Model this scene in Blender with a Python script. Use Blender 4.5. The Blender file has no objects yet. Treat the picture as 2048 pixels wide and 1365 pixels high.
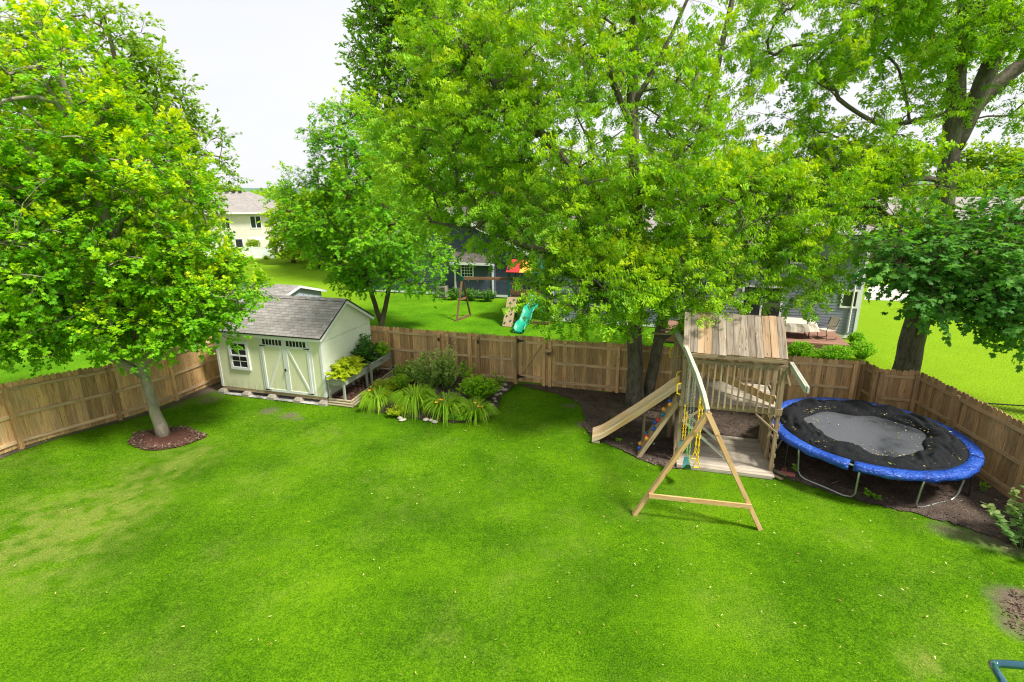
import bpy, math, random
import numpy as np
from mathutils import Vector

# ------------------------------------------------------------------ camera, sky, sun, exposure
S = bpy.context.scene
COL = S.collection
H = 7.0
FPX, CX, CY = 1048.0, 1024.0, 682.5
PITCH = math.atan(298 / 1048.0); ROLL = math.radians(0.5)
_f = np.array([0, math.cos(PITCH), -math.sin(PITCH)]); _r0 = np.array([1.0, 0, 0]); _u0 = np.cross(_r0, _f)
_c, _s = math.cos(ROLL), math.sin(ROLL)
_r = _c * _r0 - _s * _u0; _u = _c * _u0 + _s * _r0
def ray(x, y): return _f * FPX + _r * (x - CX) - _u * (y - CY)
def at(x, y, z=0.0):
    d = ray(x, y); t = (z - H) / d[2]; return np.array([d[0] * t, d[1] * t, z])
def atY(x, y, Y):
    d = ray(x, y); return np.array([0, 0, H]) + d * (Y / d[1])
def visible(P, m=0.06):
    v = np.asarray(P, float) - [0, 0, H]; z = v @ _f
    z = np.where(z < .1, .1, z)
    x = FPX * (v @ _r) / z; y = FPX * (v @ _u) / z
    return (v @ _f > .5) & (abs(x) < 1024 * (1 + m)) & (abs(y) < 683 * (1 + m))

cam_d = bpy.data.cameras.new("camera"); cam = bpy.data.objects.new("camera", cam_d); COL.objects.link(cam)
cam_d.sensor_width = 36; cam_d.lens = 36 * FPX / 2048; cam_d.clip_end = 4000; cam_d.clip_start = .05
from mathutils import Matrix
M3 = Matrix(((_r[0], _u[0], -_f[0]), (_r[1], _u[1], -_f[1]), (_r[2], _u[2], -_f[2])))
cam.matrix_world = Matrix.Translation((0, 0, H)) @ M3.to_4x4()
S.camera = cam

SUN_EL, SUN_AZ = math.radians(54), math.radians(-34)      # azimuth measured from +X towards +Y
W = bpy.data.worlds.new("World"); S.world = W; W.use_nodes = True
wt = W.node_tree; wt.nodes.clear()
wo = wt.nodes.new('ShaderNodeOutputWorld'); bg = wt.nodes.new('ShaderNodeBackground'); bg.inputs['Strength'].default_value = .1
sky = wt.nodes.new('ShaderNodeTexSky'); sky.sky_type = 'NISHITA'; sky.sun_disc = False
sky.sun_elevation = SUN_EL; sky.sun_rotation = math.pi / 2 - SUN_AZ
tc = wt.nodes.new('ShaderNodeTexCoord'); mp = wt.nodes.new('ShaderNodeMapping'); mp.inputs['Scale'].default_value = (1, 1, 3.5)
nz = wt.nodes.new('ShaderNodeTexNoise'); nz.inputs['Scale'].default_value = 1.6; nz.inputs['Detail'].default_value = 6; nz.inputs['Roughness'].default_value = .5
rp = wt.nodes.new('ShaderNodeValToRGB'); rp.color_ramp.elements[0].position = .3; rp.color_ramp.elements[0].color = (5.9, 6.0, 6.2, 1)
rp.color_ramp.elements[1].position = .65; rp.color_ramp.elements[1].color = (6.5, 6.5, 6.6, 1)
mx = wt.nodes.new('ShaderNodeMixRGB'); mx.inputs[0].default_value = .93
L = wt.links.new
L(tc.outputs['Generated'], mp.inputs[0]); L(mp.outputs[0], nz.inputs['Vector']); L(nz.outputs['Fac'], rp.inputs[0])
L(sky.outputs[0], mx.inputs[1]); L(rp.outputs[0], mx.inputs[2]); L(mx.outputs[0], bg.inputs['Color']); L(bg.outputs[0], wo.inputs[0])

sd = bpy.data.lights.new("sun", 'SUN'); sd.energy = 4.4; sd.angle = math.radians(10); sd.color = (1, .95, .86)
so = bpy.data.objects.new("sun", sd); COL.objects.link(so)
sdir = Vector((math.cos(SUN_EL) * math.cos(SUN_AZ), math.cos(SUN_EL) * math.sin(SUN_AZ), math.sin(SUN_EL)))
so.rotation_euler = sdir.to_track_quat('Z', 'Y').to_euler(); so.location = (0, 0, 40)
vs = S.view_settings; vs.view_transform = 'Standard'; vs.look = 'None'; vs.exposure = .66; vs.gamma = 1
S.render.engine = 'CYCLES'; S.cycles.max_bounces = 7; S.cycles.transparent_max_bounces = 4
S.cycles.diffuse_bounces = 4; S.cycles.glossy_bounces = 2; S.cycles.transmission_bounces = 3
S.cycles.use_denoising = True; S.cycles.filter_width = 1.15; S.cycles.denoising_input_passes = 'RGB_ALBEDO_NORMAL'; S.cycles.denoising_prefilter = 'ACCURATE'

# ------------------------------------------------------------------ frames of the yard
ANG = math.radians(-16.45)
E1 = np.array([math.cos(ANG), math.sin(ANG), 0]); E2 = np.array([-math.sin(ANG), math.cos(ANG), 0]); E3 = np.array([0, 0, 1.0])
def yard(P0, u, v, z=0): return np.array([P0[0], P0[1], 0]) + E1 * u + E2 * v + E3 * z

# value noise in numpy
_rs = np.random.RandomState(5); _LAT = _rs.rand(256, 256)
def vnoise(x, y, s=1.0):
    x = np.asarray(x, float) * s + 37.3; y = np.asarray(y, float) * s + 91.7
    xi = np.floor(x).astype(int); yi = np.floor(y).astype(int); fx = x - xi; fy = y - yi
    fx = fx * fx * (3 - 2 * fx); fy = fy * fy * (3 - 2 * fy)
    a = _LAT[xi % 256, yi % 256]; b = _LAT[(xi + 1) % 256, yi % 256]; c = _LAT[xi % 256, (yi + 1) % 256]; d = _LAT[(xi + 1) % 256, (yi + 1) % 256]
    return (a * (1 - fx) + b * fx) * (1 - fy) + (c * (1 - fx) + d * fx) * fy
def fbm(x, y, s=1.0, o=4):
    r = 0; a = .5; t = 0
    for i in range(o): r = r + a * vnoise(x, y, s * 2 ** i); t += a; a *= .5
    return r / t
def sstep(x): x = np.clip(x, 0, 1); return x * x * (3 - 2 * x)
def gz(x, y):           # ground height: a gentle rise towards the near left fence
    x = np.asarray(x, float); y = np.asarray(y, float)
    h = .5 * sstep((-9.6 - x) / 4.0) * sstep((17.4 - y) / 5.0)
    return h + .05 * (fbm(x, y, .35, 2) - .5) * sstep((20 - y) / 3)

# ------------------------------------------------------------------ mesh builder
def rotm(ax, ay=None, az=None): return np.array([ax, ay, az]).T
class MB:
    def __init__(s, seed=0): s.V = []; s.F = []; s.G = []; s.R = []; s.Mi = []; s.n = 0; s.rg = random.Random(seed)
    def add(s, v, f, gc=None, r=None, m=0):
        v = np.asarray(v, float); k = len(v)
        if gc is None: gc = v
        off = np.array([s.rg.uniform(-40, 40) for _ in range(3)]); r = s.rg.random() if r is None else r
        s.V.append(v); s.G.append(np.asarray(gc, float) + off); s.R.append(np.full(k, r))
        for q in f: s.F.append([i + s.n for i in q]); s.Mi.append(m)
        s.n += k; return s
    def box(s, c, d, R=None, r=None, m=0, tz=1.0, ty=None):
        h = np.array(d, float) / 2; ty = tz if ty is None else ty
        v = np.array([[x * (tz if z > 0 else 1), y * (ty if z > 0 else 1), z] for x in (-1, 1) for y in (-1, 1) for z in (-1, 1)]) * h
        o = int(np.argmax(d)); g = v[:, [o, (o + 1) % 3, (o + 2) % 3]]
        w = v if R is None else v @ np.array(R).T
        return s.add(w + np.array(c), [(0, 1, 3, 2), (4, 6, 7, 5), (0, 4, 5, 1), (2, 3, 7, 6), (0, 2, 6, 4), (1, 5, 7, 3)], g, r, m)
    def beam(s, a, b, w, h, up=(0, 0, 1), r=None, m=0, e=0):      # board from a to b: w sideways, h along up
        a = np.array(a, float); b = np.array(b, float); x = b - a; l = np.linalg.norm(x); x /= l
        y = np.cross(np.array(up, float), x)
        y = y / np.linalg.norm(y) if np.linalg.norm(y) > 1e-5 else np.array([0, 1.0, 0])
        z = np.cross(x, y)
        return s.box((a + b) / 2, (l + e, w, h), np.array([x, y, z]).T, r, m)
    def tube(s, pts, rad, n=8, cap=True, r=None, m=0):
        P = np.array(pts, float); k = len(P); rad = np.full(k, rad) if np.isscalar(rad) else np.array(rad, float)
        T = np.gradient(P, axis=0); T /= np.linalg.norm(T, axis=1)[:, None] + 1e-9
        ref = np.array([0, 0, 1.0]) if abs(T[0][2]) < .9 else np.array([1.0, 0, 0])
        A = []; prev = ref
        for t in T:
            x = np.cross(prev, t); x = np.cross(t, x); nx = np.linalg.norm(x); x = x / nx if nx > 1e-6 else np.array([1.0, 0, 0]); A.append(x); prev = x
        A = np.array(A); B = np.cross(T, A)
        th = np.arange(n) * 2 * math.pi / n
        V = P[:, None] + rad[:, None, None] * (np.cos(th)[None, :, None] * A[:, None] + np.sin(th)[None, :, None] * B[:, None])
        ln = np.r_[0, np.cumsum(np.linalg.norm(np.diff(P, axis=0), axis=1))]
        G = np.stack([np.repeat(ln[:, None], n, 1), rad[:, None] * np.cos(th)[None], rad[:, None] * np.sin(th)[None]], -1)
        F = [(i * n + j, i * n + (j + 1) % n, (i + 1) * n + (j + 1) % n, (i + 1) * n + j) for i in range(k - 1) for j in range(n)]
        if cap: F += [tuple(range(n))[::-1], tuple((k - 1) * n + j for j in range(n))]
        return s.add(V.reshape(-1, 3), F, G.reshape(-1, 3), r, m)
    def prism(s, poly, off, r=None, m=0):
        P = np.array(poly, float); k = len(P); Q = P + np.array(off, float)
        F = [tuple(range(k))[::-1], tuple(range(k, 2 * k))] + [(i, (i + 1) % k, k + (i + 1) % k, k + i) for i in range(k)]
        return s.add(np.vstack([P, Q]), F, None, r, m)
    def lathe(s, prof, c=(0, 0, 0), n=16, r=None, m=0):
        V = []; F = []
        for (rr, z) in prof:
            for j in range(n): a = j * 2 * math.pi / n; V.append((c[0] + rr * math.cos(a), c[1] + rr * math.sin(a), c[2] + z))
        for i in range(len(prof) - 1):
            for j in range(n): F.append((i * n + j, i * n + (j + 1) % n, (i + 1) * n + (j + 1) % n, (i + 1) * n + j))
        F += [tuple(range(n))[::-1], tuple((len(prof) - 1) * n + j for j in range(n))]
        return s.add(V, F, None, r, m)
    def build(s, name, mats, parent=None, smooth=False, loc=None, rz=None):
        me = bpy.data.meshes.new(name); V = np.vstack(s.V)
        me.from_pydata(V.tolist(), [], s.F)
        a = me.attributes.new('gc', 'FLOAT_VECTOR', 'POINT'); a.data.foreach_set('vector', np.vstack(s.G).astype(np.float32).ravel())
        a = me.attributes.new('rnd', 'FLOAT', 'POINT'); a.data.foreach_set('value', np.concatenate(s.R).astype(np.float32))
        for x in (mats if isinstance(mats, (list, tuple)) else [mats]): me.materials.append(x)
        me.polygons.foreach_set('material_index', s.Mi)
        if smooth: me.polygons.foreach_set('use_smooth', [True] * len(s.F))
        me.update()
        o = bpy.data.objects.new(name, me); COL.objects.link(o)
        if parent: o.parent = parent
        if loc is not None: o.location = loc
        if rz is not None: o.rotation_euler = (0, 0, rz)
        return o
def tag(o, label=None, cat=None, group=None, kind=None):
    if label: o['label'] = label
    if cat: o['category'] = cat
    if group: o['group'] = group
    if kind: o['kind'] = kind
    return o
def empty(name, loc, rz, label, cat, group=None):
    o = bpy.data.objects.new(name, None); COL.objects.link(o); o.location = tuple(map(float, loc)); o.rotation_euler = (0, 0, rz); o.empty_display_size = .3
    return tag(o, label, cat, group)
def dup(root, loc, rz, label, scale=None, tilt=None):
    def cp(o, par):
        c = o.copy(); COL.objects.link(c); c.parent = par
        for ch in o.children: cp(ch, c)
        return c
    c = cp(root, None); c.location = tuple(map(float, loc)); c.rotation_euler = (tilt[0] if tilt else 0, tilt[1] if tilt else 0, rz); c['label'] = label
    if scale: c.scale = (scale,) * 3
    return c
# ------------------------------------------------------------------ materials
def newmat(name):
    m = bpy.data.materials.new(name); m.use_nodes = True; nt = m.node_tree; nt.nodes.clear()
    o = nt.nodes.new('ShaderNodeOutputMaterial'); b = nt.nodes.new('ShaderNodeBsdfPrincipled'); nt.links.new(b.outputs[0], o.inputs[0])
    return m, nt, b, o
def N(nt, t, **k):
    n = nt.nodes.new(t)
    for a, v in k.items():
        if a.startswith('_'): n.inputs[a[1:].replace('_', ' ')].default_value = v
        else: setattr(n, a, v)
    return n
def ramp(nt, stops):
    n = nt.nodes.new('ShaderNodeValToRGB'); e = n.color_ramp.elements
    while len(e) < len(stops): e.new(.5)
    for i, (p, c) in enumerate(stops): e[i].position = p; e[i].color = (*c, 1) if len(c) == 3 else c
    return n
def c3(c): return (c[0], c[1], c[2], 1)
def wood(name, a, b, dark, rough=.8, var=.35, grey=None, knots=True, gs=1.0):
    m, nt, bs, o = newmat(name); K = nt.links.new
    g = N(nt, 'ShaderNodeAttribute', attribute_name='gc'); r = N(nt, 'ShaderNodeAttribute', attribute_name='rnd')
    mp = N(nt, 'ShaderNodeMapping'); mp.inputs['Scale'].default_value = (1.2 * gs, 16 * gs, 16 * gs); K(g.outputs['Vector'], mp.inputs[0])
    n1 = N(nt, 'ShaderNodeTexNoise', _Scale=1.6, _Detail=5, _Roughness=.65, _Distortion=.6); K(mp.outputs[0], n1.inputs['Vector'])
    cr = ramp(nt, [(.3, dark), (.48, a), (.7, b)]); K(n1.outputs['Fac'], cr.inputs[0])
    # weathering in large soft stains
    n2 = N(nt, 'ShaderNodeTexNoise', _Scale=1.3, _Detail=4, _Roughness=.6); mp2 = N(nt, 'ShaderNodeMapping'); mp2.inputs['Scale'].default_value = (1, 2.5, 2.5)
    K(g.outputs['Vector'], mp2.inputs[0]); K(mp2.outputs[0], n2.inputs['Vector'])
    gr = grey or tuple(np.array(a) * .62)
    f2 = ramp(nt, [(.42, (0, 0, 0)), (.68, (1, 1, 1))]); K(n2.outputs['Fac'], f2.inputs[0])
    mm = N(nt, 'ShaderNodeMath', operation='MULTIPLY'); mm.inputs[1].default_value = .6; K(f2.outputs[0], mm.inputs[0])
    mx = N(nt, 'ShaderNodeMixRGB'); K(mm.outputs[0], mx.inputs[0]); K(cr.outputs[0], mx.inputs[1]); mx.inputs[2].default_value = c3(gr)
    # per board value
    mr = N(nt, 'ShaderNodeMapRange'); mr.inputs['To Min'].default_value = 1 - var; mr.inputs['To Max'].default_value = 1 + var * .6; K(r.outputs['Fac'], mr.inputs[0])
    hs = N(nt, 'ShaderNodeHueSaturation'); K(mr.outputs[0], hs.inputs['Value']); K(mx.outputs[0], hs.inputs['Color'])
    last = hs.outputs[0]
    if knots:
        mp3 = N(nt, 'ShaderNodeMapping'); mp3.inputs['Scale'].default_value = (2.2, 9, 9); K(g.outputs['Vector'], mp3.inputs[0])
        v = N(nt, 'ShaderNodeTexVoronoi', _Scale=1.0); K(mp3.outputs[0], v.inputs['Vector'])
        kr = ramp(nt, [(.05, (1, 1, 1)), (.13, (0, 0, 0))]); K(v.outputs['Distance'], kr.inputs[0])
        m4 = N(nt, 'ShaderNodeMixRGB'); m4.blend_type = 'MULTIPLY'; m4.inputs[2].default_value = (.35, .25, .18, 1); K(kr.outputs[0], m4.inputs[0]); K(last, m4.inputs[1]); last = m4.outputs[0]
    K(last, bs.inputs['Base Color']); bs.inputs['Roughness'].default_value = rough; bs.inputs['Specular IOR Level'].default_value = .25
    bp = N(nt, 'ShaderNodeBump', _Strength=.5, _Distance=.01); K(n1.outputs['Fac'], bp.inputs['Height']); K(bp.outputs[0], bs.inputs['Normal'])
    return m
def plain(name, col, rough=.5, metal=0.0, var=.12, scale=6, bump=.0, spec=.5, stain=None, coat=0):
    m, nt, bs, o = newmat(name); K = nt.links.new
    t = N(nt, 'ShaderNodeTexCoord'); n = N(nt, 'ShaderNodeTexNoise', _Scale=scale, _Detail=5, _Roughness=.6); K(t.outputs['Object'], n.inputs['Vector'])
    a = tuple(max(0, c * (1 - var)) for c in col); b = tuple(min(1, c * (1 + var)) for c in col)
    cr = ramp(nt, [(.3, a), (.7, b)]); K(n.outputs['Fac'], cr.inputs[0]); last = cr.outputs[0]
    if stain:
        n2 = N(nt, 'ShaderNodeTexNoise', _Scale=scale * .35, _Detail=7, _Roughness=.7); K(t.outputs['Object'], n2.inputs['Vector'])
        sr = ramp(nt, [(.5, (0, 0, 0)), (.72, (.7, .7, .7))]); K(n2.outputs['Fac'], sr.inputs[0])
        mx = N(nt, 'ShaderNodeMixRGB'); K(sr.outputs[0], mx.inputs[0]); K(last, mx.inputs[1]); mx.inputs[2].default_value = c3(stain); last = mx.outputs[0]
    K(last, bs.inputs['Base Color']); bs.inputs['Roughness'].default_value = rough; bs.inputs['Metallic'].default_value = metal
    bs.inputs['Specular IOR Level'].default_value = spec; bs.inputs['Coat Weight'].default_value = coat
    if bump:
        bp = N(nt, 'ShaderNodeBump', _Strength=bump, _Distance=.02); K(n.outputs['Fac'], bp.inputs['Height']); K(bp.outputs[0], bs.inputs['Normal'])
    return m
def leafmat(name, dark, mid, light, young, rough=.5, trans=.42, spec=.22):
    m, nt, bs, o = newmat(name); K = nt.links.new
    a = N(nt, 'ShaderNodeAttribute', attribute_name='leaf'); sp = N(nt, 'ShaderNodeSeparateXYZ'); K(a.outputs['Vector'], sp.inputs[0])
    cr = ramp(nt, [(0, dark), (.5, mid), (1, light)]); K(sp.outputs[0], cr.inputs[0])
    mx = N(nt, 'ShaderNodeMixRGB'); K(sp.outputs[1], mx.inputs[0]); K(cr.outputs[0], mx.inputs[1]); mx.inputs[2].default_value = c3(young)
    K(mx.outputs[0], bs.inputs['Base Color']); bs.inputs['Roughness'].default_value = rough; bs.inputs['Specular IOR Level'].default_value = spec
    tr = N(nt, 'ShaderNodeBsdfTranslucent'); hs = N(nt, 'ShaderNodeHueSaturation', _Hue=.485, _Saturation=1.15, _Value=1.5); K(mx.outputs[0], hs.inputs['Color']); K(hs.outputs[0], tr.inputs[0])
    ms = N(nt, 'ShaderNodeMixShader', _Fac=trans); K(bs.outputs[0], ms.inputs[1]); K(tr.outputs[0], ms.inputs[2]); K(ms.outputs[0], o.inputs[0])
    return m
def bark(name, a, b, scale=9):
    m, nt, bs, o = newmat(name); K = nt.links.new
    g = N(nt, 'ShaderNodeAttribute', attribute_name='gc'); mp = N(nt, 'ShaderNodeMapping'); mp.inputs['Scale'].default_value = (.35, 1, 1); K(g.outputs['Vector'], mp.inputs[0])
    n = N(nt, 'ShaderNodeTexNoise', _Scale=scale, _Detail=7, _Roughness=.75, _Distortion=.4); K(mp.outputs[0], n.inputs['Vector'])
    v = N(nt, 'ShaderNodeTexVoronoi', _Scale=scale * 2.2, feature='DISTANCE_TO_EDGE'); K(mp.outputs[0], v.inputs['Vector'])
    cr = ramp(nt, [(.35, a), (.62, b)]); K(n.outputs['Fac'], cr.inputs[0])
    n2 = N(nt, 'ShaderNodeTexNoise', _Scale=1.4, _Detail=4); K(g.outputs['Vector'], n2.inputs['Vector'])
    r2 = ramp(nt, [(.45, (0, 0, 0)), (.7, (.55, .55, .55))]); K(n2.outputs['Fac'], r2.inputs[0])
    mx = N(nt, 'ShaderNodeMixRGB'); K(r2.outputs[0], mx.inputs[0]); K(cr.outputs[0], mx.inputs[1]); mx.inputs[2].default_value = (b[0] * .7, b[1] * .95, b[2] * .55, 1)
    K(mx.outputs[0], bs.inputs['Base Color']); bs.inputs['Roughness'].default_value = .9; bs.inputs['Specular IOR Level'].default_value = .15
    ad = N(nt, 'ShaderNodeMath', operation='MULTIPLY_ADD'); ad.inputs[1].default_value = .8; K(v.outputs['Distance'], ad.inputs[0]); K(n.outputs['Fac'], ad.inputs[2])
    bp = N(nt, 'ShaderNodeBump', _Strength=.9, _Distance=.03); K(ad.outputs[0], bp.inputs['Height']); K(bp.outputs[0], bs.inputs['Normal'])
    return m
def grass_colour(nt, base_dark, base_mid, base_light, yellowed, blades=False):
    K = nt.links.new
    ge = N(nt, 'ShaderNodeNewGeometry')
    n1 = N(nt, 'ShaderNodeTexNoise', _Scale=.45, _Detail=4, _Roughness=.55); K(ge.outputs['Position'], n1.inputs['Vector'])
    n2 = N(nt, 'ShaderNodeTexNoise', _Scale=6.0, _Detail=6, _Roughness=.85); K(ge.outputs['Position'], n2.inputs['Vector'])
    ad = N(nt, 'ShaderNodeMath', operation='ADD'); K(n1.outputs['Fac'], ad.inputs[0]); K(n2.outputs['Fac'], ad.inputs[1])
    hf = N(nt, 'ShaderNodeMath', operation='MULTIPLY'); hf.inputs[1].default_value = .5; K(ad.outputs[0], hf.inputs[0])
    n4 = N(nt, 'ShaderNodeTexNoise', _Scale=32.0, _Detail=3, _Roughness=.75); K(ge.outputs['Position'], n4.inputs['Vector'])
    m4 = N(nt, 'ShaderNodeMapRange'); m4.inputs['From Min'].default_value = .3; m4.inputs['From Max'].default_value = .7; m4.inputs['To Min'].default_value = -.17; m4.inputs['To Max'].default_value = .17; K(n4.outputs['Fac'], m4.inputs[0])
    a4 = N(nt, 'ShaderNodeMath', operation='ADD'); K(hf.outputs[0], a4.inputs[0]); K(m4.outputs[0], a4.inputs[1])
    n5 = N(nt, 'ShaderNodeTexNoise', _Scale=.30, _Detail=3, _Roughness=.6); K(ge.outputs['Position'], n5.inputs['Vector'])
    m5 = N(nt, 'ShaderNodeMapRange'); m5.inputs['From Min'].default_value = .3; m5.inputs['From Max'].default_value = .7; m5.inputs['To Min'].default_value = -.07; m5.inputs['To Max'].default_value = .07; K(n5.outputs['Fac'], m5.inputs[0])
    a5 = N(nt, 'ShaderNodeMath', operation='ADD'); K(a4.outputs[0], a5.inputs[0]); K(m5.outputs[0], a5.inputs[1])
    last = a5.outputs[0]
    if blades:
        r = N(nt, 'ShaderNodeAttribute', attribute_name='leaf'); sp = N(nt, 'ShaderNodeSeparateXYZ'); K(r.outputs['Vector'], sp.inputs[0])
        mr = N(nt, 'ShaderNodeMapRange'); mr.inputs['To Min'].default_value = -.24; mr.inputs['To Max'].default_value = .24; K(sp.outputs[0], mr.inputs[0])
        a2 = N(nt, 'ShaderNodeMath', operation='ADD'); K(last, a2.inputs[0]); K(mr.outputs[0], a2.inputs[1]); last = a2.outputs[0]
        dryf = sp.outputs[1]
    else:
        r = N(nt, 'ShaderNodeAttribute', attribute_name='dry'); dryf = r.outputs['Fac']
    cr = ramp(nt, [(.32, base_dark), (.5, base_mid), (.68, base_light)]); K(last, cr.inputs[0])
    dm = N(nt, 'ShaderNodeMath', operation='MULTIPLY'); gr_ = N(nt, 'ShaderNodeMapRange'); gr_.inputs['From Min'].default_value = .3; gr_.inputs['From Max'].default_value = .7; gr_.inputs['To Min'].default_value = .35; gr_.inputs['To Max'].default_value = 1.0; K(n4.outputs['Fac'], gr_.inputs[0]); K(dryf, dm.inputs[0]); K(gr_.outputs[0], dm.inputs[1])
    mx = N(nt, 'ShaderNodeMixRGB'); K(dm.outputs[0], mx.inputs[0]); K(cr.outputs[0], mx.inputs[1]); mx.inputs[2].default_value = c3(yellowed)
    out = mx.outputs[0]
    if not blades:
        bt = N(nt, 'ShaderNodeAttribute', attribute_name='bare'); m2 = N(nt, 'ShaderNodeMixRGB'); K(bt.outputs['Fac'], m2.inputs[0]); K(out, m2.inputs[1]); m2.inputs[2].default_value = (.17, .135, .10, 1); out = m2.outputs[0]
    return out, n2
GD, GM, GL, DRY = (.036, .13, .002), (.118, .30, .003), (.32, .50, .008), (.56, .56, .17)
def lawnmat(name, gd, gm, gl, yellowed, bump=.6, fine=60):
    m, nt, bs, o = newmat(name); K = nt.links.new
    c, n2 = grass_colour(nt, gd, gm, gl, yellowed)
    ge = N(nt, 'ShaderNodeNewGeometry')
    n3 = N(nt, 'ShaderNodeTexNoise', _Scale=fine, _Detail=2, _Roughness=.8); K(ge.outputs['Position'], n3.inputs['Vector'])
    mr = N(nt, 'ShaderNodeMapRange'); mr.inputs['From Min'].default_value = .3; mr.inputs['From Max'].default_value = .7; mr.inputs['To Min'].default_value = .6; mr.inputs['To Max'].default_value = 1.25; K(n3.outputs['Fac'], mr.inputs[0])
    hs = N(nt, 'ShaderNodeHueSaturation'); K(mr.outputs[0], hs.inputs['Value']); K(c, hs.inputs['Color'])
    K(hs.outputs[0], bs.inputs['Base Color']); bs.inputs['Roughness'].default_value = .95; bs.inputs['Specular IOR Level'].default_value = .03
    bp = N(nt, 'ShaderNodeBump', _Strength=bump, _Distance=.05); K(n3.outputs['Fac'], bp.inputs['Height']); K(bp.outputs[0], bs.inputs['Normal'])
    return m
M = {}
M['fence'] = wood('cedar_boards', (.62, .37, .16), (.76, .50, .245), (.33, .18, .07), var=.42, grey=(.36, .27, .17))
M['fence_dark'] = wood('stained_cedar_boards', (.42, .25, .115), (.54, .345, .17), (.22, .12, .05), var=.32, grey=(.24, .18, .11))  # browner boards and rails: shade over these fence runs put into their colour
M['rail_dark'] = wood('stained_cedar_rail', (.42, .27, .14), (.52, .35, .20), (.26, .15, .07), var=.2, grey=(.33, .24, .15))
M['rail'] = wood('cedar_rail', (.66, .45, .25), (.78, .56, .34), (.32, .19, .09), var=.2, grey=(.36, .27, .17))
M['oldwood'] = wood('weathered_wood', (.33, .235, .135), (.46, .35, .22), (.16, .10, .055), var=.3, grey=(.27, .24, .17))
M['roofwood'] = wood('roof_boards', (.25, .195, .14), (.40, .33, .26), (.09, .065, .045), var=.4, grey=(.27, .245, .21), gs=.8)
M['roofwood_new'] = wood('roof_boards_warm', (.36, .23, .13), (.46, .32, .20), (.2, .12, .06), var=.25, grey=(.38, .29, .2), gs=.8)
M['newwood'] = wood('pine_beam', (.56, .35, .15), (.70, .47, .23), (.36, .20, .08), var=.1, grey=(.55, .38, .2))
M['palewood'] = wood('grey_bleached_wood', (.46, .46, .38), (.62, .62, .54), (.28, .28, .21), var=.2, grey=(.40, .44, .33))
M['planterwood'] = wood('grey_cedar', (.34, .35, .30), (.48, .50, .44), (.22, .22, .18), var=.15, grey=(.30, .33, .28))
M['slab'] = wood('platform_boards', (.42, .36, .28), (.56, .50, .41), (.24, .19, .14), var=.15, grey=(.34, .30, .25))
M['timber'] = wood('landscape_timber', (.46, .38, .24), (.62, .54, .38), (.26, .20, .12), var=.25, grey=(.42, .38, .28))
M['deckwood'] = wood('red_deck_boards', (.30, .16, .11), (.38, .22, .16), (.2, .1, .07), var=.15, knots=False)
M['brownplay'] = wood('brown_play_wood', (.22, .12, .07), (.30, .17, .10), (.12, .06, .03), var=.15)
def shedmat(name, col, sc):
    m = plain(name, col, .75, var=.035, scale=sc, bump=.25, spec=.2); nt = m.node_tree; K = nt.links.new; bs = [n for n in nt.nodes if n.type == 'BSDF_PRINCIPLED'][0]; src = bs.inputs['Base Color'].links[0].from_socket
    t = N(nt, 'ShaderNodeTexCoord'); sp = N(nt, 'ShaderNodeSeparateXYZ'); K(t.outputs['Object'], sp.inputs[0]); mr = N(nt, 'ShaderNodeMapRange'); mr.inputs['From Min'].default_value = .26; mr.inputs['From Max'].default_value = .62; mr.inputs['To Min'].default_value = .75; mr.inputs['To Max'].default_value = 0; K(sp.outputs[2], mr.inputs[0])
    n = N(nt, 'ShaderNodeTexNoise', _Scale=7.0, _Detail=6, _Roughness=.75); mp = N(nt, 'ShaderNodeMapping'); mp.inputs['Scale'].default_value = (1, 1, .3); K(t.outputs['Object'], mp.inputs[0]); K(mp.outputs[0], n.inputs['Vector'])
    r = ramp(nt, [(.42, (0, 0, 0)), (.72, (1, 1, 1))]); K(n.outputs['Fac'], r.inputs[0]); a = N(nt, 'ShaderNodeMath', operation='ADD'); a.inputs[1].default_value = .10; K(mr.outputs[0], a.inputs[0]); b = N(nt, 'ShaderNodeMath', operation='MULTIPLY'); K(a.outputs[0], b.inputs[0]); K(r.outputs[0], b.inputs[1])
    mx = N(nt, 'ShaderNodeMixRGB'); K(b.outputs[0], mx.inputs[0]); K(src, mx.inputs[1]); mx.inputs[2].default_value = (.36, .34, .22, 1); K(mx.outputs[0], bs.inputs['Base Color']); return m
M['white'] = plain('white_trim', (.78, .79, .78), .5, var=.04, scale=3)
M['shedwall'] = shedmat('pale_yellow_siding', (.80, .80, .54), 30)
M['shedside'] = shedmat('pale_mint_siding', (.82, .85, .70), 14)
M['black'] = plain('black_metal', (.015, .015, .016), .45, var=.2)
M['galv'] = plain('galvanised_steel', (.42, .46, .45), .38, metal=.8, var=.12)
M['concrete'] = plain('concrete', (.36, .32, .26), .9, var=.2, scale=9, bump=.4)
M['stone'] = plain('field_stone', (.45, .41, .36), .85, var=.35, scale=5, bump=.4)
M['blue_dark'] = plain('blue_siding', (.065, .085, .125), .7, var=.08, scale=2)
M['blue_grey'] = plain('blue_grey_siding', (.20, .235, .29), .7, var=.06, scale=2)
M['grey_siding'] = plain('grey_siding', (.40, .45, .50), .7, var=.06, scale=2)
M['cream'] = plain('cream_stucco', (.70, .65, .56), .85, var=.04, scale=2)
M['vinyl'] = plain('white_vinyl', (.82, .83, .84), .35, var=.02)
M['canvas'] = plain('beige_cover', (.55, .48, .40), .8, var=.08, scale=4, bump=.3)
M['teal'] = plain('teal_plastic', (.02, .14, .13), .35, var=.15)
M['greenplay'] = plain('green_plastic', (.01, .33, .20), .35, var=.1)
M['darkgreen'] = plain('dark_green_paint', (.005, .10, .075), .4)
M['yellow'] = plain('yellow_plastic', (.85, .58, .01), .35, var=.08)
M['red'] = plain('red_plastic', (.62, .03, .03), .4, var=.1)
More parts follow.
